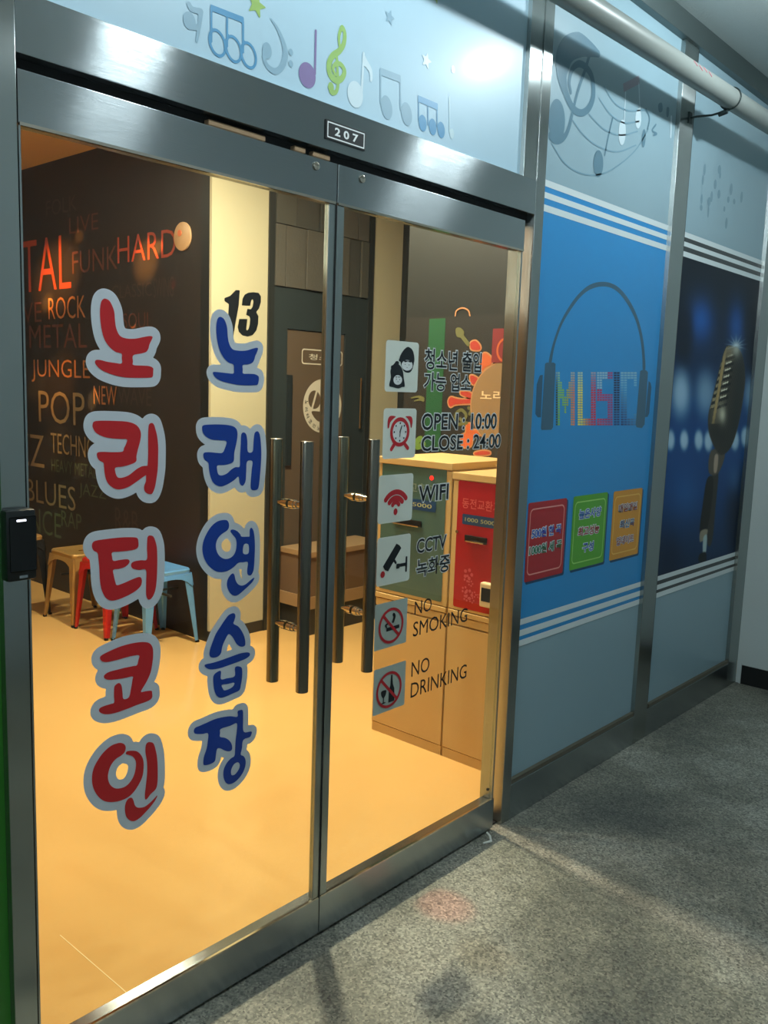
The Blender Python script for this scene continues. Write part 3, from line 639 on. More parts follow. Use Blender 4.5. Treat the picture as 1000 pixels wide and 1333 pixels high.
glyph('blue vinyl letter 장 with silver border, lowest of the blue column', crop(240, 910, 9.09), [
    [(125, 340), (180, 315), (260, 280), (350, 240), (440, 215), (540, 202), (625, 208), (628, 145), (655, 130), (690, 135), (694, 240), (700, 385), (790, 382), (790, 420), (770, 450), (715, 468), (688, 500), (680, 580), (665, 655), (700, 675), (722, 720), (720, 790), (690, 870), (640, 940), (580, 990), (520, 1005), (480, 975), (460, 910), (465, 830), (500, 755), (550, 700), (590, 672), (598, 600), (605, 480), (618, 380), (618, 285), (540, 315), (430, 352), (422, 400), (420, 445), (480, 458), (530, 490), (560, 540), (560, 600), (520, 618), (470, 605), (420, 580), (385, 590), (372, 660), (360, 730), (310, 765), (235, 782), (222, 750), (230, 680), (260, 590), (275, 500), (278, 405), (210, 412), (130, 410), (110, 380)]],
    [[(640, 750), (655, 790), (630, 850), (590, 895), (555, 895), (552, 840), (575, 785), (605, 755)]], BLUE, .017)

# --- six icon cards
def card(label, xl, yt, yb, xr, draw, m=CARD, r=.010):
    a = G.at((xl, yt)); b = G.at((xl, yb)); c = G.at((xr, yt)); u0, u1, v0, v1 = a[0], c[0], b[1], a[1]
    t = thing('icon_sticker', label, 'sticker', ((u0+u1)/2, 0.0068, v0), 'square icon stickers on the right door')
    G.mesh('card', sheet([rrect(u0, u1, v0, v1, r)], res=.003), m, t, 0.0003)
    w, h = u1-u0, v1-v0
    L = lambda P: [(u0+x*w, v1-y*h) for x, y in P]
    draw(L, t, w, h); return t
def ic(t, name, m, shapes, cut=(), h=0.0009, res=.0012): return G.mesh(name, sheet(shapes, cut, res=res), m, t, h)
REDI = mat('red_icon_print', (190, 36, 46), 0.4)
def kids(L, t, w, h):
    ic(t, 'boy_hair', BLACKV, [poly(L([(.66, .10), (.78, .14), (.84, .22), (.87, .33), (.86, .40), (.80, .42), (.42, .40), (.41, .33), (.46, .24), (.55, .15)])), poly(L([(.46, .38), (.83, .38), (.83, .50), (.78, .58), (.70, .61), (.60, .60), (.52, .55)]))])
    ic(t, 'boy_face', WHITEV, [ellipse(L([(.645, .465)])[0], .17*w, .105*h)], h=.0014)
    ic(t, 'girl_hair', BLACKV, [poly(L([(.30, .42), (.36, .44), (.46, .50), (.53, .60), (.56, .72), (.60, .88), (.52, .90), (.40, .93), (.25, .91), (.13, .88), (.17, .72), (.15, .60), (.20, .50)])), ellipse(L([(.22, .52)])[0], .06*w, .04*h), ellipse(L([(.34, .43)])[0], .06*w, .035*h)])
    ic(t, 'girl_face', WHITEV, [ellipse(L([(.375, .765)])[0], .13*w, .095*h)], h=.0014)
    for p in ((.58, .45), (.70, .455), (.33, .75), (.43, .755)): ic(t, 'eye', BLACKV, [ellipse(L([p])[0], .014*w, .010*h)], h=.0019)
    for p in ((.64, .51), (.38, .80)): ic(t, 'mouth', BLACKV, [ellipse(L([p])[0], .016*w, .006*h)], h=.0019)
    ic(t, 'fringe', BLACKV, [poly(L([(.28, .70), (.47, .70), (.40, .72), (.37, .70), (.33, .72)]), False)], h=.0019); ic(t, 'fringe', BLACKV, [poly(L([(.50, .37), (.80, .37), (.74, .41), (.66, .385), (.58, .41)]), False)], h=.0019)
card('white card sticker with two black haired children heads', 502.8, 442.2, 509.7, 545.7, kids)
def clock(L, t, w, h):
    ic(t, 'clock_bell', REDI, [poly(L([(.13, .38), (.13, .22), (.20, .15), (.36, .16), (.30, .20), (.20, .28), (.17, .38)]))]); ic(t, 'clock_bell', REDI, [poly(L([(.86, .38), (.88, .24), (.82, .16), (.66, .16), (.72, .20), (.80, .28), (.83, .38)]))]); ic(t, 'clock_foot', REDI, [stroke(L([(.33, .73), (.26, .81)]), .006)]); ic(t, 'clock_foot', REDI, [stroke(L([(.68, .73), (.76, .80)]), .006)])
    ic(t, 'clock_rim', REDI, [ring(L([(.50, .47)])[0], .255*w, .255*h, .0055)], h=.0011)
    ic(t, 'clock_dial', WHITEV, [ellipse(L([(.50, .47)])[0], .24*w, .235*h)], h=.0007)
    c = L([(.50, .47)])[0]
    ic(t, 'clock_marks', BLACKV, [ellipse((c[0]+.175*w*math.sin(k*PI/4), c[1]+.175*h*math.cos(k*PI/4)), .0028, .0028) for k in range(8)] + [stroke(L([(.5, .56), (.51, .47)]), .0014), stroke(L([(.5, .47), (.55, .35)]), .0020)], h=.0015)
card('white card sticker with red alarm clock', 499.6, 531.4, 597.7, 542.5, clock)
def wifi(L, t, w, h):
    c = L([(.5, .80)])[0]
    for r, wd, y, sp in ((.30, .0075, .80, .85), (.20, .0075, .78, .80), (.095, .0065, .76, .80)):
        cc = L([(.5, y)])[0]
        ic(t, 'signal_arc', REDI, [stroke([(cc[0]+r*w*1.3*math.sin(a), cc[1]+(r*h*1.45 if r > .1 else r*h*1.9)*math.cos(a)) for a in np.linspace(-sp, sp, 11)], wd, False)])
    ic(t, 'signal_dot', REDI, [ellipse(L([(.5, .78)])[0], .0085, .010)])
card('white card sticker with red wireless signal arcs', 493.5, 619.2, 682.5, 538.2, wifi)
def cctv(L, t, w, h):
    ic(t, 'camera_body', BLACKV, [poly(L([(.56, .17), (.66, .22), (.71, .28), (.34, .72), (.24, .68), (.18, .60)]), False), stroke(L([(.50, .50), (.56, .57)]), .004), rrect(*[q for q in (L([(.58, .60)])[0][0], L([(.68, .60)])[0][0])], L([(0, .70)])[0][1], L([(0, .60)])[0][1], .002), stroke(L([(.70, .64), (.88, .64)]), .005), stroke(L([(.885, .50), (.885, .78)]), .004)])
    ic(t, 'camera_lens', REDI, [ellipse(L([(.18, .765)])[0], .0095, .010)])
card('white card sticker with black security camera', 491.5, 700.8, 764, 534.8, cctv)
FROST = mat('frosted_card', (176, 188, 180), 0.5)
def ban(L, t): pass
def nosmoke(L, t, w, h):
    ic(t, 'cigarette', BLACKV, [poly(L([(.36, .56), (.76, .55), (.76, .63), (.36, .64)]), False), stroke(L([(.56, .45), (.60, .35), (.57, .30)]), .005), stroke(L([(.38, .48), (.33, .50), (.36, .54)]), .003)])
    c = L([(.5, .53)])[0]
    ic(t, 'ban_ring', REDI, [ring(c, .355*w, .36*h, .0042), stroke([(c[0]-.25*w, c[1]+.25*h), (c[0]+.25*w, c[1]-.25*h)], .0045)], h=.0014)
card('grey green card sticker with crossed out cigarette', 488.5, 787.7, 847.8, 530.4, nosmoke, FROST, .003)
def nodrink(L, t, w, h):
    ic(t, 'bottle_print', BLACKV, [poly(L([(.535, .22), (.575, .22), (.60, .44), (.65, .54), (.66, .82), (.47, .82), (.48, .54), (.52, .44)]), False)])
    ic(t, 'glass_print', BLACKV, [poly(L([(.24, .52), (.39, .52), (.38, .62), (.315, .68), (.25, .62)])), stroke(L([(.315, .66), (.315, .78)]), .0018), stroke(L([(.26, .79), (.37, .79)]), .0018)])
    c = L([(.48, .53)])[0]
    ic(t, 'ban_ring', REDI, [ring(c, .37*w, .37*h, .0042), stroke([(c[0]-.26*w, c[1]+.26*h), (c[0]+.26*w, c[1]-.26*h)], .0045)], h=.0014)
card('grey green card sticker with crossed out bottle and wine glass', 487, 872.8, 932, 528, nodrink, FROST, .003)
# --- lettering beside the cards
def words(VF):
    # split a line of lettering where a word gap is wider than half its height
    V, Fc = VF; h = max(p[1] for p in V)-min(p[1] for p in V)
    iv = sorted((min(V[i][0] for i in f), max(V[i][0] for i in f), k) for k, f in enumerate(Fc)); out = []; cur = []; r = None
    for a, b, k in iv:
        if r is not None and a-r > .26*h: out.append(cur); cur = []
        cur.append(k); r = b if r is None else max(r, b)
    out.append(cur); res = []
    for g in out:
        m = {}; nv = []; nf = []
        for k in g:
            q = []
            for i in Fc[k]:
                if i not in m: m[i] = len(nv); nv.append(V[i])
                q.append(m[i])
            nf.append(tuple(q))
        res.append((nv, nf))
    return res
def sticker_text(label, lines, outline=True):
    """lines: (text, left px, top y, bottom y, right px) with heights read at the left end"""
    faces = []; outl = []
    for s, xl, yt, yb, xr in lines:
        u0, v1 = G.at((xl, yt)); v0 = G.at((xl, yb))[1]; u1 = G.at((xr, yt))[0]
        base = text2d(s, .011 if outline else 0.0); faces.append(fit(base, u0, u1, v0, v1))
        if outline: outl.append(fit(text2d(s, .058), u0, u1, v0, v1, base[0]))
    allv = [p for V, _ in faces for p in V]
    t = thing('vinyl_text', label, 'lettering', (sum(p[0] for p in allv)/len(allv), 0.0068, min(p[1] for p in allv)))
    for o in outl:
        for w in words(o): G.mesh('word_border', w, WHITEV, t, 0.0003)
    for f in faces:
        for w in words(f): G.mesh('word', w, BLACKV, t, 0.0009)
sticker_text('black Korean lettering 청소년 출입 가능 업소 beside the children sticker', [('청소년 출입', 553.5, 453, 480.5, 627.5), ('가능 업소', 552.5, 484, 508.5, 613.5)])
sticker_text('black lettering of opening hours beside the clock sticker', [('OPEN : 10:00', 549.5, 538, 560, 647), ('CLOSE : 24:00', 549, 567.5, 587.5, 652)])
sticker_text('black lettering WIFI beside the signal sticker', [('WIFI', 545.5, 633, 654, 584)])
sticker_text('black lettering CCTV 녹화중 beside the camera sticker', [('CCTV', 543, 702, 720.5, 581), ('녹화중', 542.5, 729, 752, 585.5)])
sticker_text('black lettering NO SMOKING beside the cigarette sticker', [('NO', 540, 783, 800.4, 562), ('SMOKING', 538, 810, 829, 607.7)], False)
sticker_text('black lettering NO DRINKING beside the bottle sticker', [('NO', 536, 862, 881, 559), ('DRINKING', 535, 889.5, 908.6, 606.4)], False)

# ================================================================== THINGS ON THE SHOPFRONT
# number plate 207
a = atY((423.5, 155)); b = atY((474, 195)); zt0 = atY((424, 155))[2]; zb0 = atY((425, 181))[2]
t = thing('number_plate', 'small black number plate 207 on the steel header', 'sign', ((a[0]+b[0])/2, 0, zb0))
MB().box(a[0], b[0], -0.004, 0.0, zb0, zt0).build('plate', mat('plate_black', (20, 22, 24), 0.35), t, 0.0008)
PL = Plane('Y', -0.004); x0, x1 = a[0], b[0]
PL.mesh('white_border', sheet([rrect(x0+.004, x1-.004, zb0+.004, zt0-.004, .001)], [rrect(x0+.007, x1-.007, zb0+.007, zt0-.007, .001)], res=.0012), WHITEV, t, .0005)
PL.mesh('digits', fit(text2d('207', .03, spacing=1.6), x0+.030, x1-.028, zb0+.013, zt0-.013), WHITEV, t, .0006)

# card reader on the left post
t = thing('card_reader', 'black card reader with small white light on the left steel post', 'card reader', (0.782, 0, 1.16))
MB().box(0.752, 0.812, -0.028, 0.0, 1.166, 1.305).build('housing', mat('reader_black', (18, 22, 24), 0.35), t, 0.006, True)
MB().box(0.758, 0.811, -0.0305, -0.0275, 1.185, 1.292).build('touch_panel', mat('reader_gloss', (4, 6, 8), 0.06), t, 0.002)
MB().box(0.772, 0.790, -0.0312, -0.0304, 1.283, 1.2865).build('status_light', mat('status_white', (235, 240, 255), 0.4, emit=4.0), t)
MB().box(0.776, 0.792, -0.0288, -0.0278, 1.172, 1.177).build('badge', mat('badge_grey', (120, 130, 135), 0.4), t)

# three posters on the blue film
def sign(label, colr, top_l, bot_l, right, lines, bord):
    q0 = F.at(top_l); q1 = F.at(bot_l); q2 = F.at(right); u0 = (q0[0]+q1[0])/2; u1 = q2[0]; v1 = q0[1]; v0 = q1[1]
    t = thing('song_sign', label, 'sign', ((u0+u1)/2, 0.0194, v0), 'coloured signs on the blue pane')
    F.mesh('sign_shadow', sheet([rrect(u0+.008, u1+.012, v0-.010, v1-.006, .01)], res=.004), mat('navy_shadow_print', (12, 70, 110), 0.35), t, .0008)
    F.mesh('sign_board', sheet([rrect(u0, u1, v0, v1, .008)], res=.004), mat('sign_%d_%d_%d' % colr, colr, 0.35, coat=.3), t, .0014)
    F.mesh('sign_border', sheet([rrect(u0+.014, u1-.014, v0+.022, v1-.022, .022)], [rrect(u0+.019, u1-.019, v0+.027, v1-.027, .018)], res=.0025), mat('bord_%d_%d_%d' % bord, bord, 0.4), t, .0018)
    w = u1-u0; h = v1-v0
    for s, a0, a1, b0, b1, colt in lines:
        base = text2d(s, .018); m = mat('ink_%d_%d_%d' % colt, colt, 0.4)
        F.mesh('text_border', fit(text2d(s, .085), u0+a0*w, u0+a1*w, v1-b1*h, v1-b0*h, base[0]), WHITEF, t, .0022)
        F.mesh('sign_text', fit(base, u0+a0*w, u0+a1*w, v1-b1*h, v1-b0*h), m, t, .0027)
sign('red sign with prices of songs in blue and green, nearest the doors', (176, 24, 34), (687.8, 655), (681.8, 758.5), (738, 650),
     [('500원 한 곡', .12, .88, .33, .46, (30, 80, 190)), ('1000원 세 곡', .08, .92, .54, .67, (20, 110, 70))], (230, 150, 140))
sign('green sign with blue and red lettering between two other signs', (86, 168, 36), (746.5, 646.5), (740.5, 743), (791, 645),
     [('높은사양', .18, .82, .19, .32, (24, 84, 180)), ('최고성능', .18, .80, .43, .56, (170, 30, 40)), ('구성', .34, .66, .66, .79, (24, 84, 180))], (160, 214, 110))
sign('orange sign with brown and blue lettering, farthest from the doors', (222, 150, 30), (798.5, 640), (793, 730), (836, 640),
     [('매일매일', .20, .84, .20, .32, (140, 50, 60)), ('최신곡', .28, .78, .44, .56, (20, 50, 110)), ('업데이트', .20, .80, .68, .80, (140, 50, 80))], (240, 190, 90))

# pipe under the ceiling, with its ring clamp
t = thing('sprinkler_pipe', 'thick off white pipe running along the corridor in front of the panes', 'pipe', (3.0, -0.14, 2.75))
PM = mat('pipe_paint', (140, 146, 142), 0.4, var=(6, 0.08, (0.3, 1, 1)))
pz = lambda x: 2.750+(x-2.4)*0.024
MB().tube([(x, -0.14, pz(x)) for x in (-3.1, 0.0, 2.4, 3.3, 4.2, 4.8)], 0.040, 28).build('pipe_run', PM, t, 0, True)
PMK = mat('pink_mark', (206, 128, 140), 0.5)
for q in range(4):
    xx = 3.30+q*.045; aa = 1.05+.12*(q % 2); aa2 = aa+.30
    ps = [(xx+.008*k, -0.14-.0405*math.sin(PI-(aa+(aa2-aa)*k/3)), pz(xx)+.0405*math.cos(PI-(aa+(aa2-aa)*k/3))*-1) for k in range(4)]
    MB().tube(ps, .0022, 6).build('pipe_mark', PMK, t)
MB().tube([(4.7, -0.14, pz(4.7)), (4.86, -0.14, pz(4.86))], 0.048, 28).build('wall_collar', PM, t, 0, True)
def clamp(x, post):
    c = thing('pipe_clamp', 'thin dark ring clamp holding the pipe beside the %s' % post, 'clamp', (x, -0.14, pz(x)), 'ring clamps on the pipe')
    dk = mat('clamp_metal', (60, 70, 70), 0.4, 0.8)
    MB().tube([(x, -0.14+.043*math.cos(a), pz(x)+.043*math.sin(a)) for a in np.linspace(0, 2*PI, 25)], 0.003, 8, False).build('ring', dk, c, 0, True)
    MB().tube([(x, -0.14, pz(x)-.044), (x-.03, -0.08, pz(x)-.062), (x-.06, -0.03, pz(x)-.066), (x-.06, 0.0, pz(x)-.066)], 0.0045, 8).build('hanger_rod', dk, c, 0, True)
    MB().tube([(x-.008, -0.135, pz(x)-.050), (x-.008, -0.10, pz(x)-.058)], 0.010, 10).build('clamp_bolt', dk, c, 0, True)
    MB().box(x-.075, x-.045, -0.004, 0.0, pz(x)-.09, pz(x)-.045).build('bracket_plate', dk, c)
clamp(3.757, 'middle steel post')

# corridor and shop ceiling lamps
LENS = mat('lamp_lens_cool', (225, 245, 255), 0.4, emit=3.0); LENSW = mat('lamp_lens_warm', (255, 225, 170), 0.4, emit=3.0)
def lamp(x, y, z, s, lens, label, cat='ceiling lamp', group=None):
    t = thing('ceiling_lamp', label, cat, (x, y, z), group)
    fr = MB()
    for a in ((x-s, x+s, y-s, y-s+.012), (x-s, x+s, y+s-.012, y+s), (x-s, x-s+.012, y-s+.012, y+s-.012), (x+s-.012, x+s, y-s+.012, y+s-.012)): fr.box(*a, z-.04, z)
    fr.build('frame', mat('lamp_white', (220, 222, 220), 0.5), t)
    MB().box(x-s+.012, x+s-.012, y-s+.012, y+s-.012, z-.02, z-.004).build('lens', lens, t)
for (x, y), w in zip(CORR_LAMPS, ('added out of view at the left end', 'added out of view behind the camera', 'over the doors', 'over the blue pane')): lamp(x, y, CORR_Z, .075, LENS, 'square corridor ceiling lamp %s' % w, group='corridor ceiling lamps')
for (x, y, p), w in zip(SHOP_LAMPS, ('before the coin machines', 'in the middle of the shop', 'before the mural wall', 'near the brown door')): lamp(x, y, SHOP_Z, .10, LENSW, 'square shop ceiling lamp %s' % w, group='shop ceiling lamps')

# unseen pendant lamp, added to put bright spots on the door stiles
PX, PY, PZ = -1.15, 2.45, 2.56
l = bpy.data.lights.new('added_pendant_light', 'POINT'); l.energy = 26; l.color = WARM; l.shadow_soft_size = .05
o = bpy.data.objects.new('added_pendant_light', l); o.location = (PX, PY, PZ-.02); COL.objects.link(o)
t = thing('added_pendant', 'unseen pendant lamp with a small shade, added in the left of the shop', 'lamp', (PX, PY, PZ))
MB().tube([(PX, PY, SHOP_Z), (PX, PY, SHOP_Z-.03)], .04, 16).build('ceiling_cup', GAP, t)
MB().tube([(PX, PY, SHOP_Z-.03), (PX, PY, PZ+.12)], .004, 8).build('cord', GAP, t)
MB().tube([(PX, PY, PZ+.12), (PX, PY, PZ+.09), (PX, PY, PZ+.045)], [.03, .05, .11], 24, False).build('shade', mat('shade_black', (30, 30, 30), .4), t, 0, True)

# scrap on the corridor floor by the post
sx, sy = 2.40, -0.035
t = MB().tube([(sx, sy, .004), (sx+.03, sy-.012, .004), (sx+.045, sy+.004, .012), (sx+.052, sy+.022, .016)], [.003, .005, .004, .003], 8).build('paper_scrap', mat('scrap_white', (225, 228, 220), 0.6), None, 0, True)
props(t, 'tiny white scrap on the floor before the right door', 'scrap')

# ================================================================== SHOP INTERIOR
XM, YB = 3.163, 2.528
DARKW = mat('charcoal_wall', (24, 26, 24), 0.45, var=(2, 0.10, (1, 1, 1)))
struct(MB().box(XM, XM+0.1, YB+0.1, 7.0, 0, SHOP_Z).build('wall_mural', mat('mural_black', (38, 32, 27), 0.5, var=(2.5, 0.25, (1, 1, 1)))), 'black wall printed with names of music styles')
wm = [o for o in COL.objects if o.name == 'wall_mural'][0]
wb = props(bpy.data.objects.new('wall_back', None), 'back wall with cream pillars and a brown door', kind='structure'); COL.objects.link(wb); wb.location = (3.9, YB, 0)
CREAM = mat('cream_pillar_paint', (184, 178, 150), 0.6, var=(4, 0.03, (1, 1, 1)))
MB().box(XM, 5.3, YB+0.02, YB+0.1, 0, SHOP_Z).build('wall_surface', DARKW, wb)
MB().box(3.163, 3.582, YB, YB+0.02, 0.07, SHOP_Z).build('cream_pillar', CREAM, wb)
MB().box(4.514, 4.818, YB, YB+0.02, 0.07, SHOP_Z).build('cream_pillar', CREAM, wb)
MB().box(3.163, 3.582, YB-.004, YB+0.02, 0.0, 0.07).build('skirting', mat('dark_skirting', (44, 42, 38), 0.4), wb)
MB().box(3.582, 3.626, YB-.012, YB+.02, 0, SHOP_Z).build('dark_frame_post', mat('dark_frame', (40, 42, 40), 0.4), wb)
MB().box(4.470, 4.514, YB-.012, YB+.02, 0, SHOP_Z).build('dark_frame_post', mat('dark_frame', (40, 42, 40), 0.4), wb)
# stone tiles over the door
SM = [mat('stone_tile_%d' % i, c, 0.8, var=(14, 0.16, (1, 1, 1)), bump=(60, .25, (1, 1, 1))) for i, c in enumerate(((70, 69, 62), (63, 62, 56), (78, 75, 68)))]
MB().box(3.63, 4.465, YB+.001, YB+.019, 2.14, SHOP_Z).build('tile_backing', GAP, wb)
rr = random.Random(5)
JOINT = 2.525
low = [3.632, 3.715, 3.885, 4.085, 4.275, 4.385, 4.462]; up = [3.632, 3.80, 4.00, 4.19, 4.35, 4.462]
for row, xs_ in enumerate((low, up)):
    for k in range(len(xs_)-1):
        z0, z1 = (2.156, JOINT) if row == 0 else (JOINT, SHOP_Z-.002)
        MB().box(xs_[k]+.004, xs_[k+1]-.004, YB-.006-rr.random()*.014, YB+.0008, z0, z1-.004).build('stone_tile', SM[rr.randrange(3)], wb, 0.002)

# brown door with frame, sign and round emblem
wd = props(bpy.data.objects.new('door_3', None), 'brown interior door with a small framed sign and round white emblem', kind='structure'); COL.objects.link(wd); wd.location = (4.0, YB, 0)
DF = mat('slate_door_frame', (46, 54, 56), 0.4)
fr = MB().box(3.627, 3.745, YB-.004, YB+.02, 0, 2.15).box(4.262, 4.469, YB-.004, YB+.02, 0, 2.15).box(3.745, 4.262, YB-.004, YB+.02, 1.905, 2.15)
fr.build('door_frame', DF, wd)
MB().box(3.750, 4.257, YB+.004, YB+.0195, 0.01, 1.900).build('door_panel', mat('brown_door', (92, 78, 64), 0.45, var=(1.5, .12, (1, 1, 1))), wd)
MB().tube([(4.41, YB-.02, 1.28), (4.41, YB-.02, 1.62)], .008, 10).build('door_handle', CHROME, wd, 0, True)
MB().box(3.745, 3.790, YB-.012, YB+.0035, 1.05, 1.62).build('door_closer', mat('dark_closer', (34, 40, 42), .4), wd)
D = Plane('Y', YB+.004); OFFW = mat('offwhite_print', (200, 194, 178), 0.5)
q0 = D.at((393, 453.5)); q1 = D.at((393, 473.8)); s0, s1, z1_, z0_ = q0[0], 4.245, q0[1], q1[1]
D.mesh('sign_outline', sheet([rrect(s0, s1, z0_, z1_, .02)], [rrect(s0+.008, s1-.008, z0_+.008, z1_-.008, .014)], res=.003), OFFW, wd, .001)
D.mesh('sign_text', fit(text2d('청소년', .01), D.at((402, 460))[0], 4.20, z0_+.03, z1_-.03), OFFW, wd, .001)
cx, cz = 4.072, 1.428
D.mesh('round_emblem', sheet([ellipse((cx, cz), .175, .175)], [ellipse((cx-.075, cz+.04), .055, .060, .2), poly([(cx-.02, cz+.105), (cx+.10, cz+.10), (cx+.13, cz+.03), (cx+.01, cz+.07)]), poly([(cx-.10, cz-.04), (cx-.04, cz-.035), (cx+.05, cz-.05), (cx+.10, cz-.06), (cx+.05, cz-.105), (cx-.04, cz-.10)])], res=.003), OFFW, wd, .001)
D.mesh('emblem_bar', sheet([stroke([(cx-.095, cz-.015), (cx-.055, cz+.10)], .008)], res=.003), OFFW, wd, .0012)
for k, ch in enumerate('노리터코인노래연습장'):
    an = PI*1.12+k*0.20; ex, ez = cx+.148*math.sin(an+PI-.3)*-1, cz+.148*math.cos(an+PI-.3)
    V, Fc = fit(text2d(ch, .02), -.013, .013, -.013, .013); ca, sa = math.cos(an-.3), math.sin(an-.3)
    ex, ez = cx-.148*math.cos(k*.30-.15), cz-.148*math.sin(k*.30-.15); ca, sa = math.cos(-(PI/2)+k*.30-.15), math.sin(-(PI/2)+k*.30-.15)
    D.mesh('emblem_letter', ([(ex+x*ca-z*sa, ez+x*sa+z*ca) for x, z in V], Fc), BLACKV, wd, .0016)
# number 13 on the cream pillar
PB = Plane('Y', YB)
t = thing('pillar_number', 'large slanted black 13 on the cream pillar', 'sign', (3.38, YB, 1.84))
T13 = crop(250, 370, 8.89)
PB.mesh('digit', sheet([poly(PB.pts(T13((375, 160), (440, 135), (505, 68), (553, 70), (540, 240), (500, 470), (478, 600), (385, 600), (415, 420), (425, 230), (375, 195))), False)], res=.004), BLACKV, t, .001)
PB.mesh('digit', sheet([poly(PB.pts(T13((585, 165), (610, 120), (650, 98), (710, 92), (770, 100), (797, 140), (796, 210), (775, 280), (742, 322), (768, 370), (764, 460), (744, 535), (700, 590), (640, 605), (580, 590), (540, 550), (528, 495), (545, 402), (640, 402), (632, 480), (626, 528), (640, 535), (655, 515), (668, 460), (672, 400), (662, 372), (626, 355), (640, 285), (680, 290), (700, 260), (710, 200), (700, 172), (685, 190), (672, 250), (575, 245))), False)], res=.003), BLACKV, t, .001)
# low bench before the brown door
t = thing('low_bench', 'low brown cabinet in front of the brown door', 'cabinet', (4.02, YB-.15, 0))
BR = mat('tan_board', (150, 122, 88), .5); BD = mat('dark_board', (40, 40, 38), .5)
MB().box(3.70, 4.40, YB-.30, YB-.016, .50, .535).build('top', BR, t, .003)
MB().box(3.71, 4.39, YB-.29, YB-.02, .25, .4998).build('body', mat('brown_board', (104, 82, 62), .5), t)
MB().box(3.72, 4.38, YB-.285, YB-.02, 0.0, .17).build('plinth', BD, t)
MB().box(3.70, 4.40, YB-.295, YB-.02, .1702, .2498).build('lower_rail', BR, t)

# other shop walls
struct(MB().box(4.82, 4.95, 0.13, YB, 0, SHOP_Z).build('wall_shop_right', DARKW), 'dark shop wall behind the partition')
XR = 3.32
struct(MB().box(XR, XR+.08, 0.13, 1.19, 0, SHOP_Z).build('wall_partition', DARKW), 'charcoal partition behind the coin machines')
struct(MB().box(-1.7, -1.6, 0.12, 7.0, 0, SHOP_Z).build('wall_shop_left', mat('shop_side_paint', (170, 140, 100), .8)), 'left wall of the shop')
struct(MB().box(-1.6, 3.3, 7.0, 7.1, 0, SHOP_Z).build('wall_shop_rear', DARKW), 'dark rear wall of the shop')
struct(MB().box(2.62, 4.95, 0.104, 0.128, 0, SHOP_Z).build('wall_behind_panes', mat('board_back', (150, 130, 100), .8)), 'board behind the poster panes')
struct(MB().box(0.30, 2.62, 0.104, 0.128, 2.25, SHOP_Z).build('wall_over_doors', mat('board_back', (150, 130, 100), .8)), 'board over the doors')
struct(MB().box(-1.6, 0.757, 0.121, 0.14, 0, SHOP_Z).build('wall_front_left', mat('board_back', (150, 130, 100), .8)), 'board left of the doors')

# mural words
WP = Plane('X', XM)
MW = {'r': mat('mural_red_orange', (150, 62, 38), .5), 'o': mat('mural_amber', (146, 92, 52), .5), 'd': mat('mural_dim', (88, 52, 38), .5), 'k': mat('mural_khaki', (122, 104, 74), .5), 'g': mat('mural_green', (74, 84, 60), .5), 'dd': mat('mural_faint', (62, 50, 42), .5)}
WORDS = [('LIVE', 90, 128, 284, 305, 'd'), ('METAL', -12, 92, 322, 385, 'r'), ('FUNK', 94, 153, 328, 357, 'd'), ('HARD', 153, 229, 309, 343, 'r'), ('ROCK', 63, 111, 388, 416, 'o'), ('LIVE', 15, 54, 396, 421, 'd'),
         ('HEAVY METAL', -34, 113, 427, 454, 'd'), ('JUNGLE', 41, 117, 468, 497, 'o'), ('POP', 50, 110, 508, 549, 'k'), ('NEW', 122, 152, 502, 526, 'o'), ('JAZZ', -8, 57, 559, 611, 'k'), ('TECHNO', 66, 124, 563, 589, 'k'),
         ('HEAVY METAL', 67, 126, 597, 613, 'g'), ('BLUES', 34, 98, 622, 651, 'k'), ('JAZZ', 103, 138, 628, 648, 'g'), ('DANCE', 12, 79, 653, 683, 'g'), ('RAP', 80, 106, 664, 684, 'g'), ('CLASSIC', 146, 198, 372, 389, 'dd'),
         ('SOUL', 160, 198, 408, 428, 'd'), ('WAVE', 154, 197, 504, 526, 'dd'), ('SWING', 200, 226, 362, 388, 'dd'), ('DISCO', 150, 205, 560, 590, 'dd'), ('R&B', 150, 180, 660, 690, 'dd'), ('FOLK', 60, 100, 262, 282, 'dd')]
for s, xl, xr, yt, yb, c in WORDS:
    u0, v1 = WP.at((xl, yt)); v0 = WP.at((xl, yb))[1]; u1 = WP.at((xr, yt))[0]
    WP.mesh('printed_word', fit(text2d(s, -.006), u0, u1, v0, v1), MW[c], wm, .001)
# round plaque on the dark wall
p = atX((239, 308), XM)
t = thing('wall_disc', 'round cream disc high on the black wall left of the cream pillar', 'wall lamp', (XM, p[1], p[2]))
MB().tube([(XM, p[1], p[2]), (XM-.012, p[1], p[2])], .082, 32).build('disc', mat('disc_cream', (196, 160, 120), .4, var=(20, .15, (1, 1, 1))), t, .003, True)
MB().tube([(XM-.012, p[1]+.02, p[2]+.02), (XM-.016, p[1]+.02, p[2]+.02)], .018, 16).build('orange_spot', mat('disc_orange', (214, 120, 80), .4), t, 0, True)  # small orange spot raised off the disc

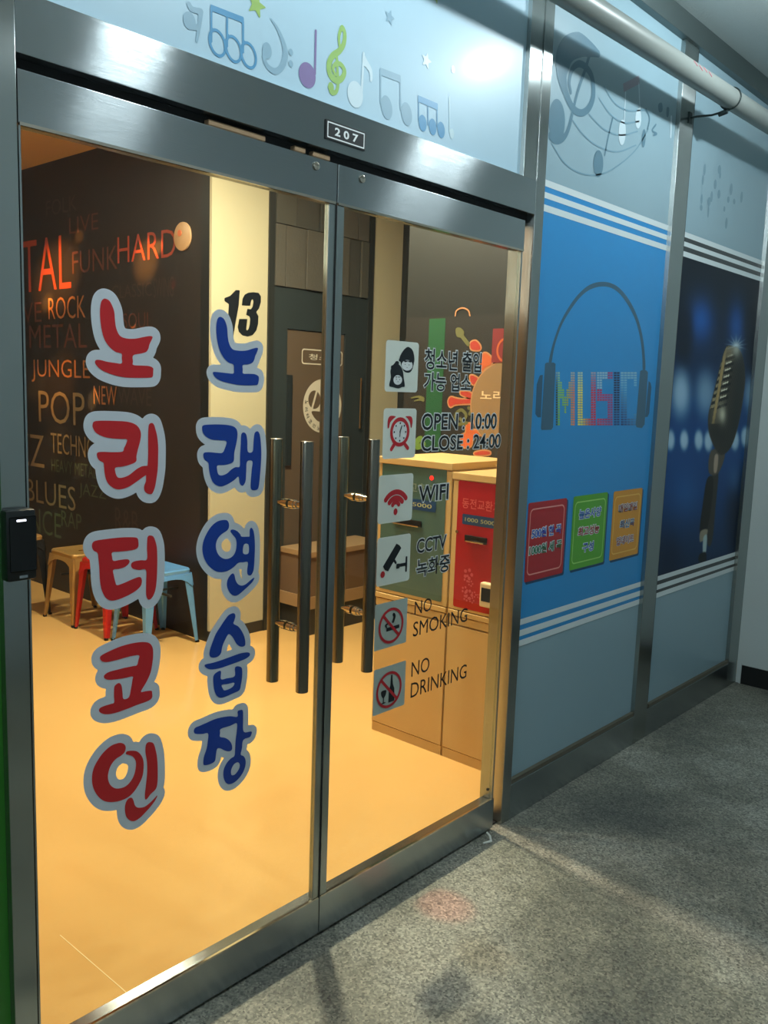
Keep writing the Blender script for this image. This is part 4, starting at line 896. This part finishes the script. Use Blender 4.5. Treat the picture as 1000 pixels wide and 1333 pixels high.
# disco projector: the small coloured light patches on mural and floor come from it
dl = (1.25, 2.3, 2.93)
t = thing('disco_light', 'small black party light hanging from the shop ceiling', 'lamp', (dl[0], dl[1], SHOP_Z))
MB().tube([(dl[0], dl[1], SHOP_Z), (dl[0], dl[1], SHOP_Z-.03)], .03, 14).build('mount', GAP, t)
MB().tube([(dl[0], dl[1], SHOP_Z-.03), (dl[0], dl[1], SHOP_Z-.075)], .012, 14).build('neck', GAP, t)
OR = (1, .42, .10); RD = (1, .06, .05); AM = (1, .6, .25)
for px, pw, c, an in (((103, 308), 40, OR, .045), ((62, 393), 90, OR, .05), ((206, 322), 60, OR, .05), ((186, 333), 30, RD, .03), ((174, 430), 30, OR, .035), ((48, 500), 22, AM, .07), ((121, 520), 50, AM, .05), ((140, 388), 10, RD, .04),
                      ((75, 500), 25, OR, .16), ((75, 360), 60, OR, .20), ((190, 340), 45, OR, .14), ((105, 607), 14, AM, .06), ((70, 580), 16, AM, .12), ((76, 663), 6, (.5, .9, .6), .12), ((226, 370), 14, RD, .03)):
    spot('disco_beam', (dl[0], dl[1], dl[2]), tuple(atX(px, XM)), pw*34, c, an, 1.0)
spot('disco_beam', (1.9, 1.9, 2.93), (2.015, -.162, 0), 420, RD, .055, .8)
spot('disco_beam', (1.9, 1.9, 2.93), (1.902, -.396, 0), 130, AM, .045, .8)

# ------------------------------------------------------------------ stools
def stool(label, cx, cy, color, h=0.455, foot=.19, top=.150, rot=0, seatm=None):
    m = mat('stool_%d_%d_%d' % color, color, 0.32, 0.35, var=(8, .08, (1, 1, 1)))
    t = thing('metal_stool', label, 'stool', (cx, cy, 0), 'metal stools along the mural wall', rot)
    def put(mb, name, mm, par=t, bevel=0, smooth=False):
        o = mb.build(name, mm, None, bevel, smooth); o.parent = par; return o
    # seat: rounded square sheet with a pressed dish, a grip slot and a rolled edge
    n = 10; V = []; R = []
    def rs(s, r, z):
        out = []
        for qx, qy, a0 in ((1, 1, 0), (-1, 1, PI/2), (-1, -1, PI), (1, -1, 1.5*PI)):
            for k in range(5):
                a = a0+k*PI/8; out.append((qx*(s-r)+r*math.cos(a), qy*(s-r)+r*math.sin(a), z))
        return out
    mb = MB()
    rings = [rs(top+.004, .035, h-.030), rs(top+.006, .037, h-.008), rs(top, .034, h), rs(top-.014, .03, h+.0005), rs(top-.03, .028, h-.004), rs(.055, .02, h-.005)]
    N = 20
    vs = [q for r in rings for q in r] ; fs = []
    for i in range(len(rings)-1):
        for k in range(N): fs.append((i*N+k, i*N+(k+1) % N, (i+1)*N+(k+1) % N, (i+1)*N+k))
    slot = []                                                        # slot outline, same vertex count
    for k in range(N):
        x, y, z = rings[-1][k]; slot.append((max(-.035, min(.035, x*.8)), max(-.011, min(.011, y*.35)), h-.006))
    vs += slot; b0 = len(rings)*N
    for k in range(N): fs.append(((len(rings)-1)*N+k, (len(rings)-1)*N+(k+1) % N, b0+(k+1) % N, b0+k))
    mb.add(vs, fs); put(mb, 'seat', seatm or m, t, 0, True)
    ap = MB()                                                        # apron with an arched lower edge on each side
    for k in range(4):
        ca, sa = math.cos(k*PI/2), math.sin(k*PI/2); pts = []
        for i in range(9):
            s = -1+i/4; zz = h-.030-.055*(abs(s)**3)-.022; xx = s*(top-.012+.012*abs(s)); pts.append((xx, zz))
        vs = []; fs = []
        for xx, zz in pts:
            for yy, z in ((top+.004, h-.028), (top+.010+(h-.028-zz)*.1, zz)): vs.append((xx*ca-yy*sa, xx*sa+yy*ca, z))
        for i in range(8): fs.append((2*i, 2*i+1, 2*i+3, 2*i+2))
        ap.add(vs, fs)
    o = put(ap, 'apron', m, t)
    sol = o.modifiers.new('s', 'SOLIDIFY'); sol.thickness = .0025
    for qx in (-1, 1):                                               # four splayed, tapering angle-section legs
        for qy in (-1, 1):
            lg = MB(); tp = top+.006; ft = foot; w1_, w0_ = .062, .026; secs = []
            for tt in (0, .25, .5, .75, 1):
                z = (h-.03)*(1-tt)+.012*tt; c = tp*(1-tt)+ft*tt; w = w1_*(1-tt)+w0_*tt; r = .012*(1-tt)+.007*tt
                secs.append([(qx*(c-w), qy*c, z), (qx*(c-r), qy*c, z), (qx*c, qy*(c-r), z), (qx*c, qy*(c-w), z)])
            vs = [p for s in secs for p in s]; fs = [(4*i+k, 4*i+k+1, 4*i+k+5, 4*i+k+4) for i in range(4) for k in range(3)]
            lg.add(vs, fs); L = put(lg, 'leg', m, t, 0, False); sol = L.modifiers.new('s', 'SOLIDIFY'); sol.thickness = .003
            f_ = MB().box(qx*ft-.014 if qx > 0 else -ft-.004, qx*ft+.004 if qx > 0 else -ft+.014, qy*ft-.014 if qy > 0 else -ft-.004, qy*ft+.004 if qy > 0 else -ft+.014, 0, .014)
            put(f_, 'rubber_foot', GAP, L)
    br = MB()
    zb = h-.14; c = top+.012
    br.box(-c, c, -.006, .006, zb-.012, zb).box(-.006, .006, -c, c, zb-.013, zb-.001); put(br, 'cross_brace', mat('brace_metal', (70, 72, 72), .4, .5), t)
    return t
stool('tall black metal stool with brown seat beside the left steel post', 2.60, 3.93, (34, 34, 34), .53, .19, .16, 0, mat('brown_seat', (150, 112, 62), .4))
stool('gold painted metal stool between the black and the red stool', 2.915, 3.535, (176, 138, 78), .455, .186)
stool('red metal stool half hidden by the letter 터', 2.915, 3.150, (206, 44, 34), .455, .183)
stool('light blue metal stool against the black wall', 2.945, 2.770, (110, 172, 236), .455, .183)

# ------------------------------------------------------------------ coin machines
CR = mat('cream_laminate', (204, 170, 112), .45, var=(5, .04, (1, 1, 1)))
KX = 2.88
def coin_machine(label, y0, y1, htop, panel, py0, py1, pz0, pz1, title, titlecol, small):
    t = thing('coin_machine', label, 'machine', (KX+.2, (y0+y1)/2, 0), 'coin machines against the partition')
    b = .022
    MB().box(KX+.012, XR-.002, y0, y1, 0.0, htop-.03).build('carcass', CR, t, .002)
    MB().box(KX-.006, XR-.001, y0-.002, y1+.002, htop-.03, htop).build('top_board', CR, t, .003)
    MB().box(KX-.004, KX+.0118, y0+.004, y1-.004, .630, .652).build('ledge', CR, t, .002)
    MB().box(KX+.002, KX+.0118, y0+.004, y1-.004, .592, .626).build('drawer_front', CR, t, .002)
    d = MB().box(KX, KX+.0118, y0+.003, y1-.003, .045, .586).build('lower_door', CR, t, .002)
    u = MB().box(KX, KX+.0118, y0+.003, y1-.003, .656, htop-.034).build('upper_door', CR, t, .002)
    for par, zs in ((d, (.12, .50)), (u, (.70, htop-.12))):
        for z in zs:
            MB().tube([(KX-.006, y0+.010, z-.02), (KX-.006, y0+.010, z+.02)], .006, 10).build('hinge', mat('brass_hinge', (214, 180, 110), .25, 1.0), None, 0, True).parent = par
    MB().tube([(KX, y1-.03, .44), (KX-.014, y1-.03, .44)], .008, 12).build('knob', CHROME, None, 0, True).parent = d
    MB().box(KX+.003, KX+.0118, y0+.004, y1-.004, 0, .042).build('plinth', CR, t)
    K = Plane('X', KX)
    pm = mat('panel_%d_%d_%d' % panel, panel, .25, coat=.3, var=(3, .10, (1, 1, 1)))
    K.mesh('front_panel', sheet([rrect(-py1, -py0, pz0, pz1, .004)], res=.006), pm, t, .0015)
    w = py1-py0; L = lambda x, y: (-py1+x*w, pz1-y*(pz1-pz0))
    a = L(.10, .21); c = L(.88, .13); K.mesh('panel_title', fit(text2d(title, .01), a[0], c[0], a[1], c[1]), mat('title_%d_%d_%d' % titlecol, titlecol, .4), t, .003)
    a = L(.12, .335); c = L(.86, .255); K.mesh('blue_label', sheet([rrect(a[0], c[0], a[1], c[1], .004)], res=.003), mat('label_navy', (24, 66, 112), .35), t, .003)
    a = L(.18, .31); c = L(.80, .28); K.mesh('label_text', fit(text2d(small, .0), a[0], c[0], a[1], c[1]), mat('label_ink', (190, 190, 130), .4), t, .0042)
    # bill slot with bright lip
    y_a, y_b = py1-.20*w, py1-.66*w; zc = pz1-.44*(pz1-pz0)
    MB().box(KX-.010, KX-.0016, y_b, y_a, zc-.014, zc+.014).build('bill_slot', mat('slot_black', (14, 14, 14), .25), t, .003)
    MB().box(KX-.018, KX-.0101, y_b+.01, y_a-.01, zc-.013, zc-.007).build('slot_lip', CHROME, t, .002)
    return t, K, L
t, K, L = coin_machine('cream coin machine with grey green front, farther from the doors', .532, .940, 1.262, (74, 104, 98), .562, .920, .672, 1.238, '동전교환기', (120, 140, 130), '1000 5000')
a = L(.40, .135)
MB().tube([(KX-.0016, .640, 1.192), (KX-.006, .640, 1.192)], .010, 18).build('red_signal_lamp', mat('red_lamp', (255, 40, 30), .3, emit=1.6), t, .002, True)
a = L(.62, .115)
t, K, L = coin_machine('cream coin machine with red front beside the right door stile', .136, .528, 1.228, (172, 22, 34), .262, .500, .668, 1.196, '동전교환기', (214, 92, 84), '1000 5000')
FL = mat('pink_flower_print', (206, 84, 92), .4)
fl = []
for x, y, s in ((.30, .72, .018), (.27, .755, .012), (.36, .79, .010), (.24, .85, .012), (.33, .88, .016), (.44, .87, .010), (.28, .91, .011), (.55, .875, .008), (.40, .92, .010), (.92, .50, .026), (.84, .47, .010)):
    c = L(x, y)
    for k in range(5): fl.append(ellipse((c[0]+s*math.cos(k*1.257), c[1]+s*math.sin(k*1.257)), s*.42, s*.42))
K.mesh('flower_print', sheet(fl, res=.003), FL, t, .003)
MB().tube([(KX-.0016, .492, .985), (KX-.010, .492, .985)], .007, 12).build('key_lock', CHROME, t, 0, True)
MB().box(KX-.030, KX-.0016, .275, .350, .700, .800).build('coin_tray', mat('tray_cream', (226, 206, 164), .4), t, .006)
MB().box(KX-.0315, KX-.0295, .285, .340, .725, .780).build('tray_opening', GAP, t)
# small clear box standing on the red machine
t = thing('small_box', 'small cream box on top of the red fronted coin machine', 'box', (3.0, .33, 1.228))
MB().box(2.955, 3.02, .30, .37, 1.2282, 1.262).build('box_body', CR, t, .003)
MB().box(2.952, 3.023, .297, .373, 1.2622, 1.268).build('box_lid', CR, t, .001)

# ------------------------------------------------------------------ wall graphic on the partition
t = thing('wall_graphic', 'dark wall graphic with tan sun disc and red instruments above coin machines', 'poster', (XR, .6, 1.27))
R = Plane('X', XR); fr_ = crop(530, 440, 7.69); fp = lambda *p: R.pts(fr_(*p)); fr5 = crop(480, 390, 5); fq = lambda *p: R.pts(fr5(*p))
zt = R.at((600, 411))[1]
R.mesh('graphic_ground', quad(-1.188, -.14, 1.265, zt), mat('graphic_brown', (29, 27, 24), .5), t, .001)
g0, g1 = R.at((556, 500))[0], R.at((577, 500))[0]
R.mesh('green_band', quad(g0, g1, 1.267, R.at((560, 415))[1]), mat('graphic_green', (20, 72, 42), .5), t, .002)
TAN = mat('graphic_tan', (132, 104, 70), .5); RDG = mat('graphic_red', (160, 48, 34), .5); ORG = mat('graphic_orange', (180, 84, 40), .5); LINE = mat('graphic_pale_line', (170, 120, 80), .5); OLV = mat('graphic_olive', (92, 92, 54), .5)
c0 = (-.584, 1.504)
R.mesh('sun_rim', sheet([ellipse(c0, .196, .196)], res=.004, clip=(-1.18, -.14, 1.267, 2.2, 0)), LINE, t, .004)
R.mesh('sun_disc', sheet([ellipse(c0, .190, .190)], res=.004, clip=(-1.18, -.14, 1.267, 2.2, 0)), TAN, t, .005)
a = R.at((626, 510)); c = R.at((656, 520)); R.mesh('sun_text', fit(text2d('노리', .02), R.at((626.5, 515))[0], R.at((656, 515))[0], R.at((627, 520.5))[1], R.at((627, 508))[1]), mat('graphic_cream', (214, 186, 146), .5), t, .006)
def motif(name, P, m, h=.003, pts=None):
    Q = pts or fp(*P); R.mesh(name+'_edge', sheet([poly(Q)], grow=.007, res=.004), LINE, t, h-.0008); R.mesh(name, sheet([poly(Q)], res=.003), m, t, h)
motif('drum_motif', [(640, 50), (690, 30), (735, 80), (728, 118), (650, 112)], RDG)
motif('accordion_motif', [(760, 165), (800, 155), (850, 205), (845, 262), (790, 292), (755, 330), (740, 240)], ORG)
motif('horn_motif', [(640, 375), (700, 395), (712, 425), (668, 465), (640, 430)], RDG)
motif('trumpet_motif', [(545, 538), (620, 540), (658, 570), (656, 605), (600, 590), (545, 565)], RDG)
motif('maraca_motif', [(420, 620), (445, 592), (490, 605), (560, 615), (655, 610), (655, 652), (560, 658), (480, 668), (440, 688), (420, 660)], RDG)
motif('flame_motif', [(600, 870), (640, 860), (660, 920), (740, 920), (760, 960), (670, 990), (640, 1080), (560, 1085), (545, 980), (590, 950)], ORG)
motif('ribbon_motif', [(680, 1150), (760, 1130), (830, 1140), (820, 1165), (700, 1170)], RDG)
R.mesh('curl_motif', sheet([stroke(fp((600, 850), (500, 860), (490, 770), (545, 720), (595, 770), (570, 830), (535, 810)), .008), stroke(fp((620, 700), (650, 720), (630, 760)), .008)], res=.003), OLV, t, .003)
R.mesh('guitar_motif', sheet([stroke(fq((600, 225), (650, 290)), .010), poly(fq((570, 190), (598, 183), (625, 210), (610, 245), (575, 240)))], res=.003), OLV, t, .003)
R.mesh('leaf_motif', sheet([stroke(fq((280, 640), (330, 632), (358, 645)), [.003, .008]), stroke(fq((300, 660), (340, 650), (358, 655)), [.003, .008])], res=.004), OLV, t, .003)
R.mesh('leaf_motif', sheet([stroke(fq((310, 930), (340, 905), (360, 940)), .014), stroke(fq((320, 960), (350, 950)), .014)], res=.004), mat('graphic_leaf', (92, 122, 50), .5), t, .0032)
R.mesh('arc_reflection', sheet([stroke(fq((566, 105), (575, 72), (612, 55), (650, 70), (662, 105)), .0035)], res=.003), LINE, t, .003)  # arc-shaped reflection drawn as a pale line on the wall
# red banner beside the disc
b0 = R.at((643, 428)); b1 = R.at((643.5, 472)); 
t2 = thing('red_banner', 'narrow red banner on the partition above the sun disc', 'poster', (XR, .55, b1[1]))
R.mesh('banner_sheet', quad(b0[0], b0[0]+.17, b1[1], b0[1]), mat('banner_red', (116, 30, 34), .5), t2, .0065)
R.mesh('banner_ring', sheet([ring((b0[0]+.075, (b0[1]+b1[1])/2-.02), .045, .05, .005)], res=.003), ORG, t2, .0075)

bpy.data.objects.remove(_to)
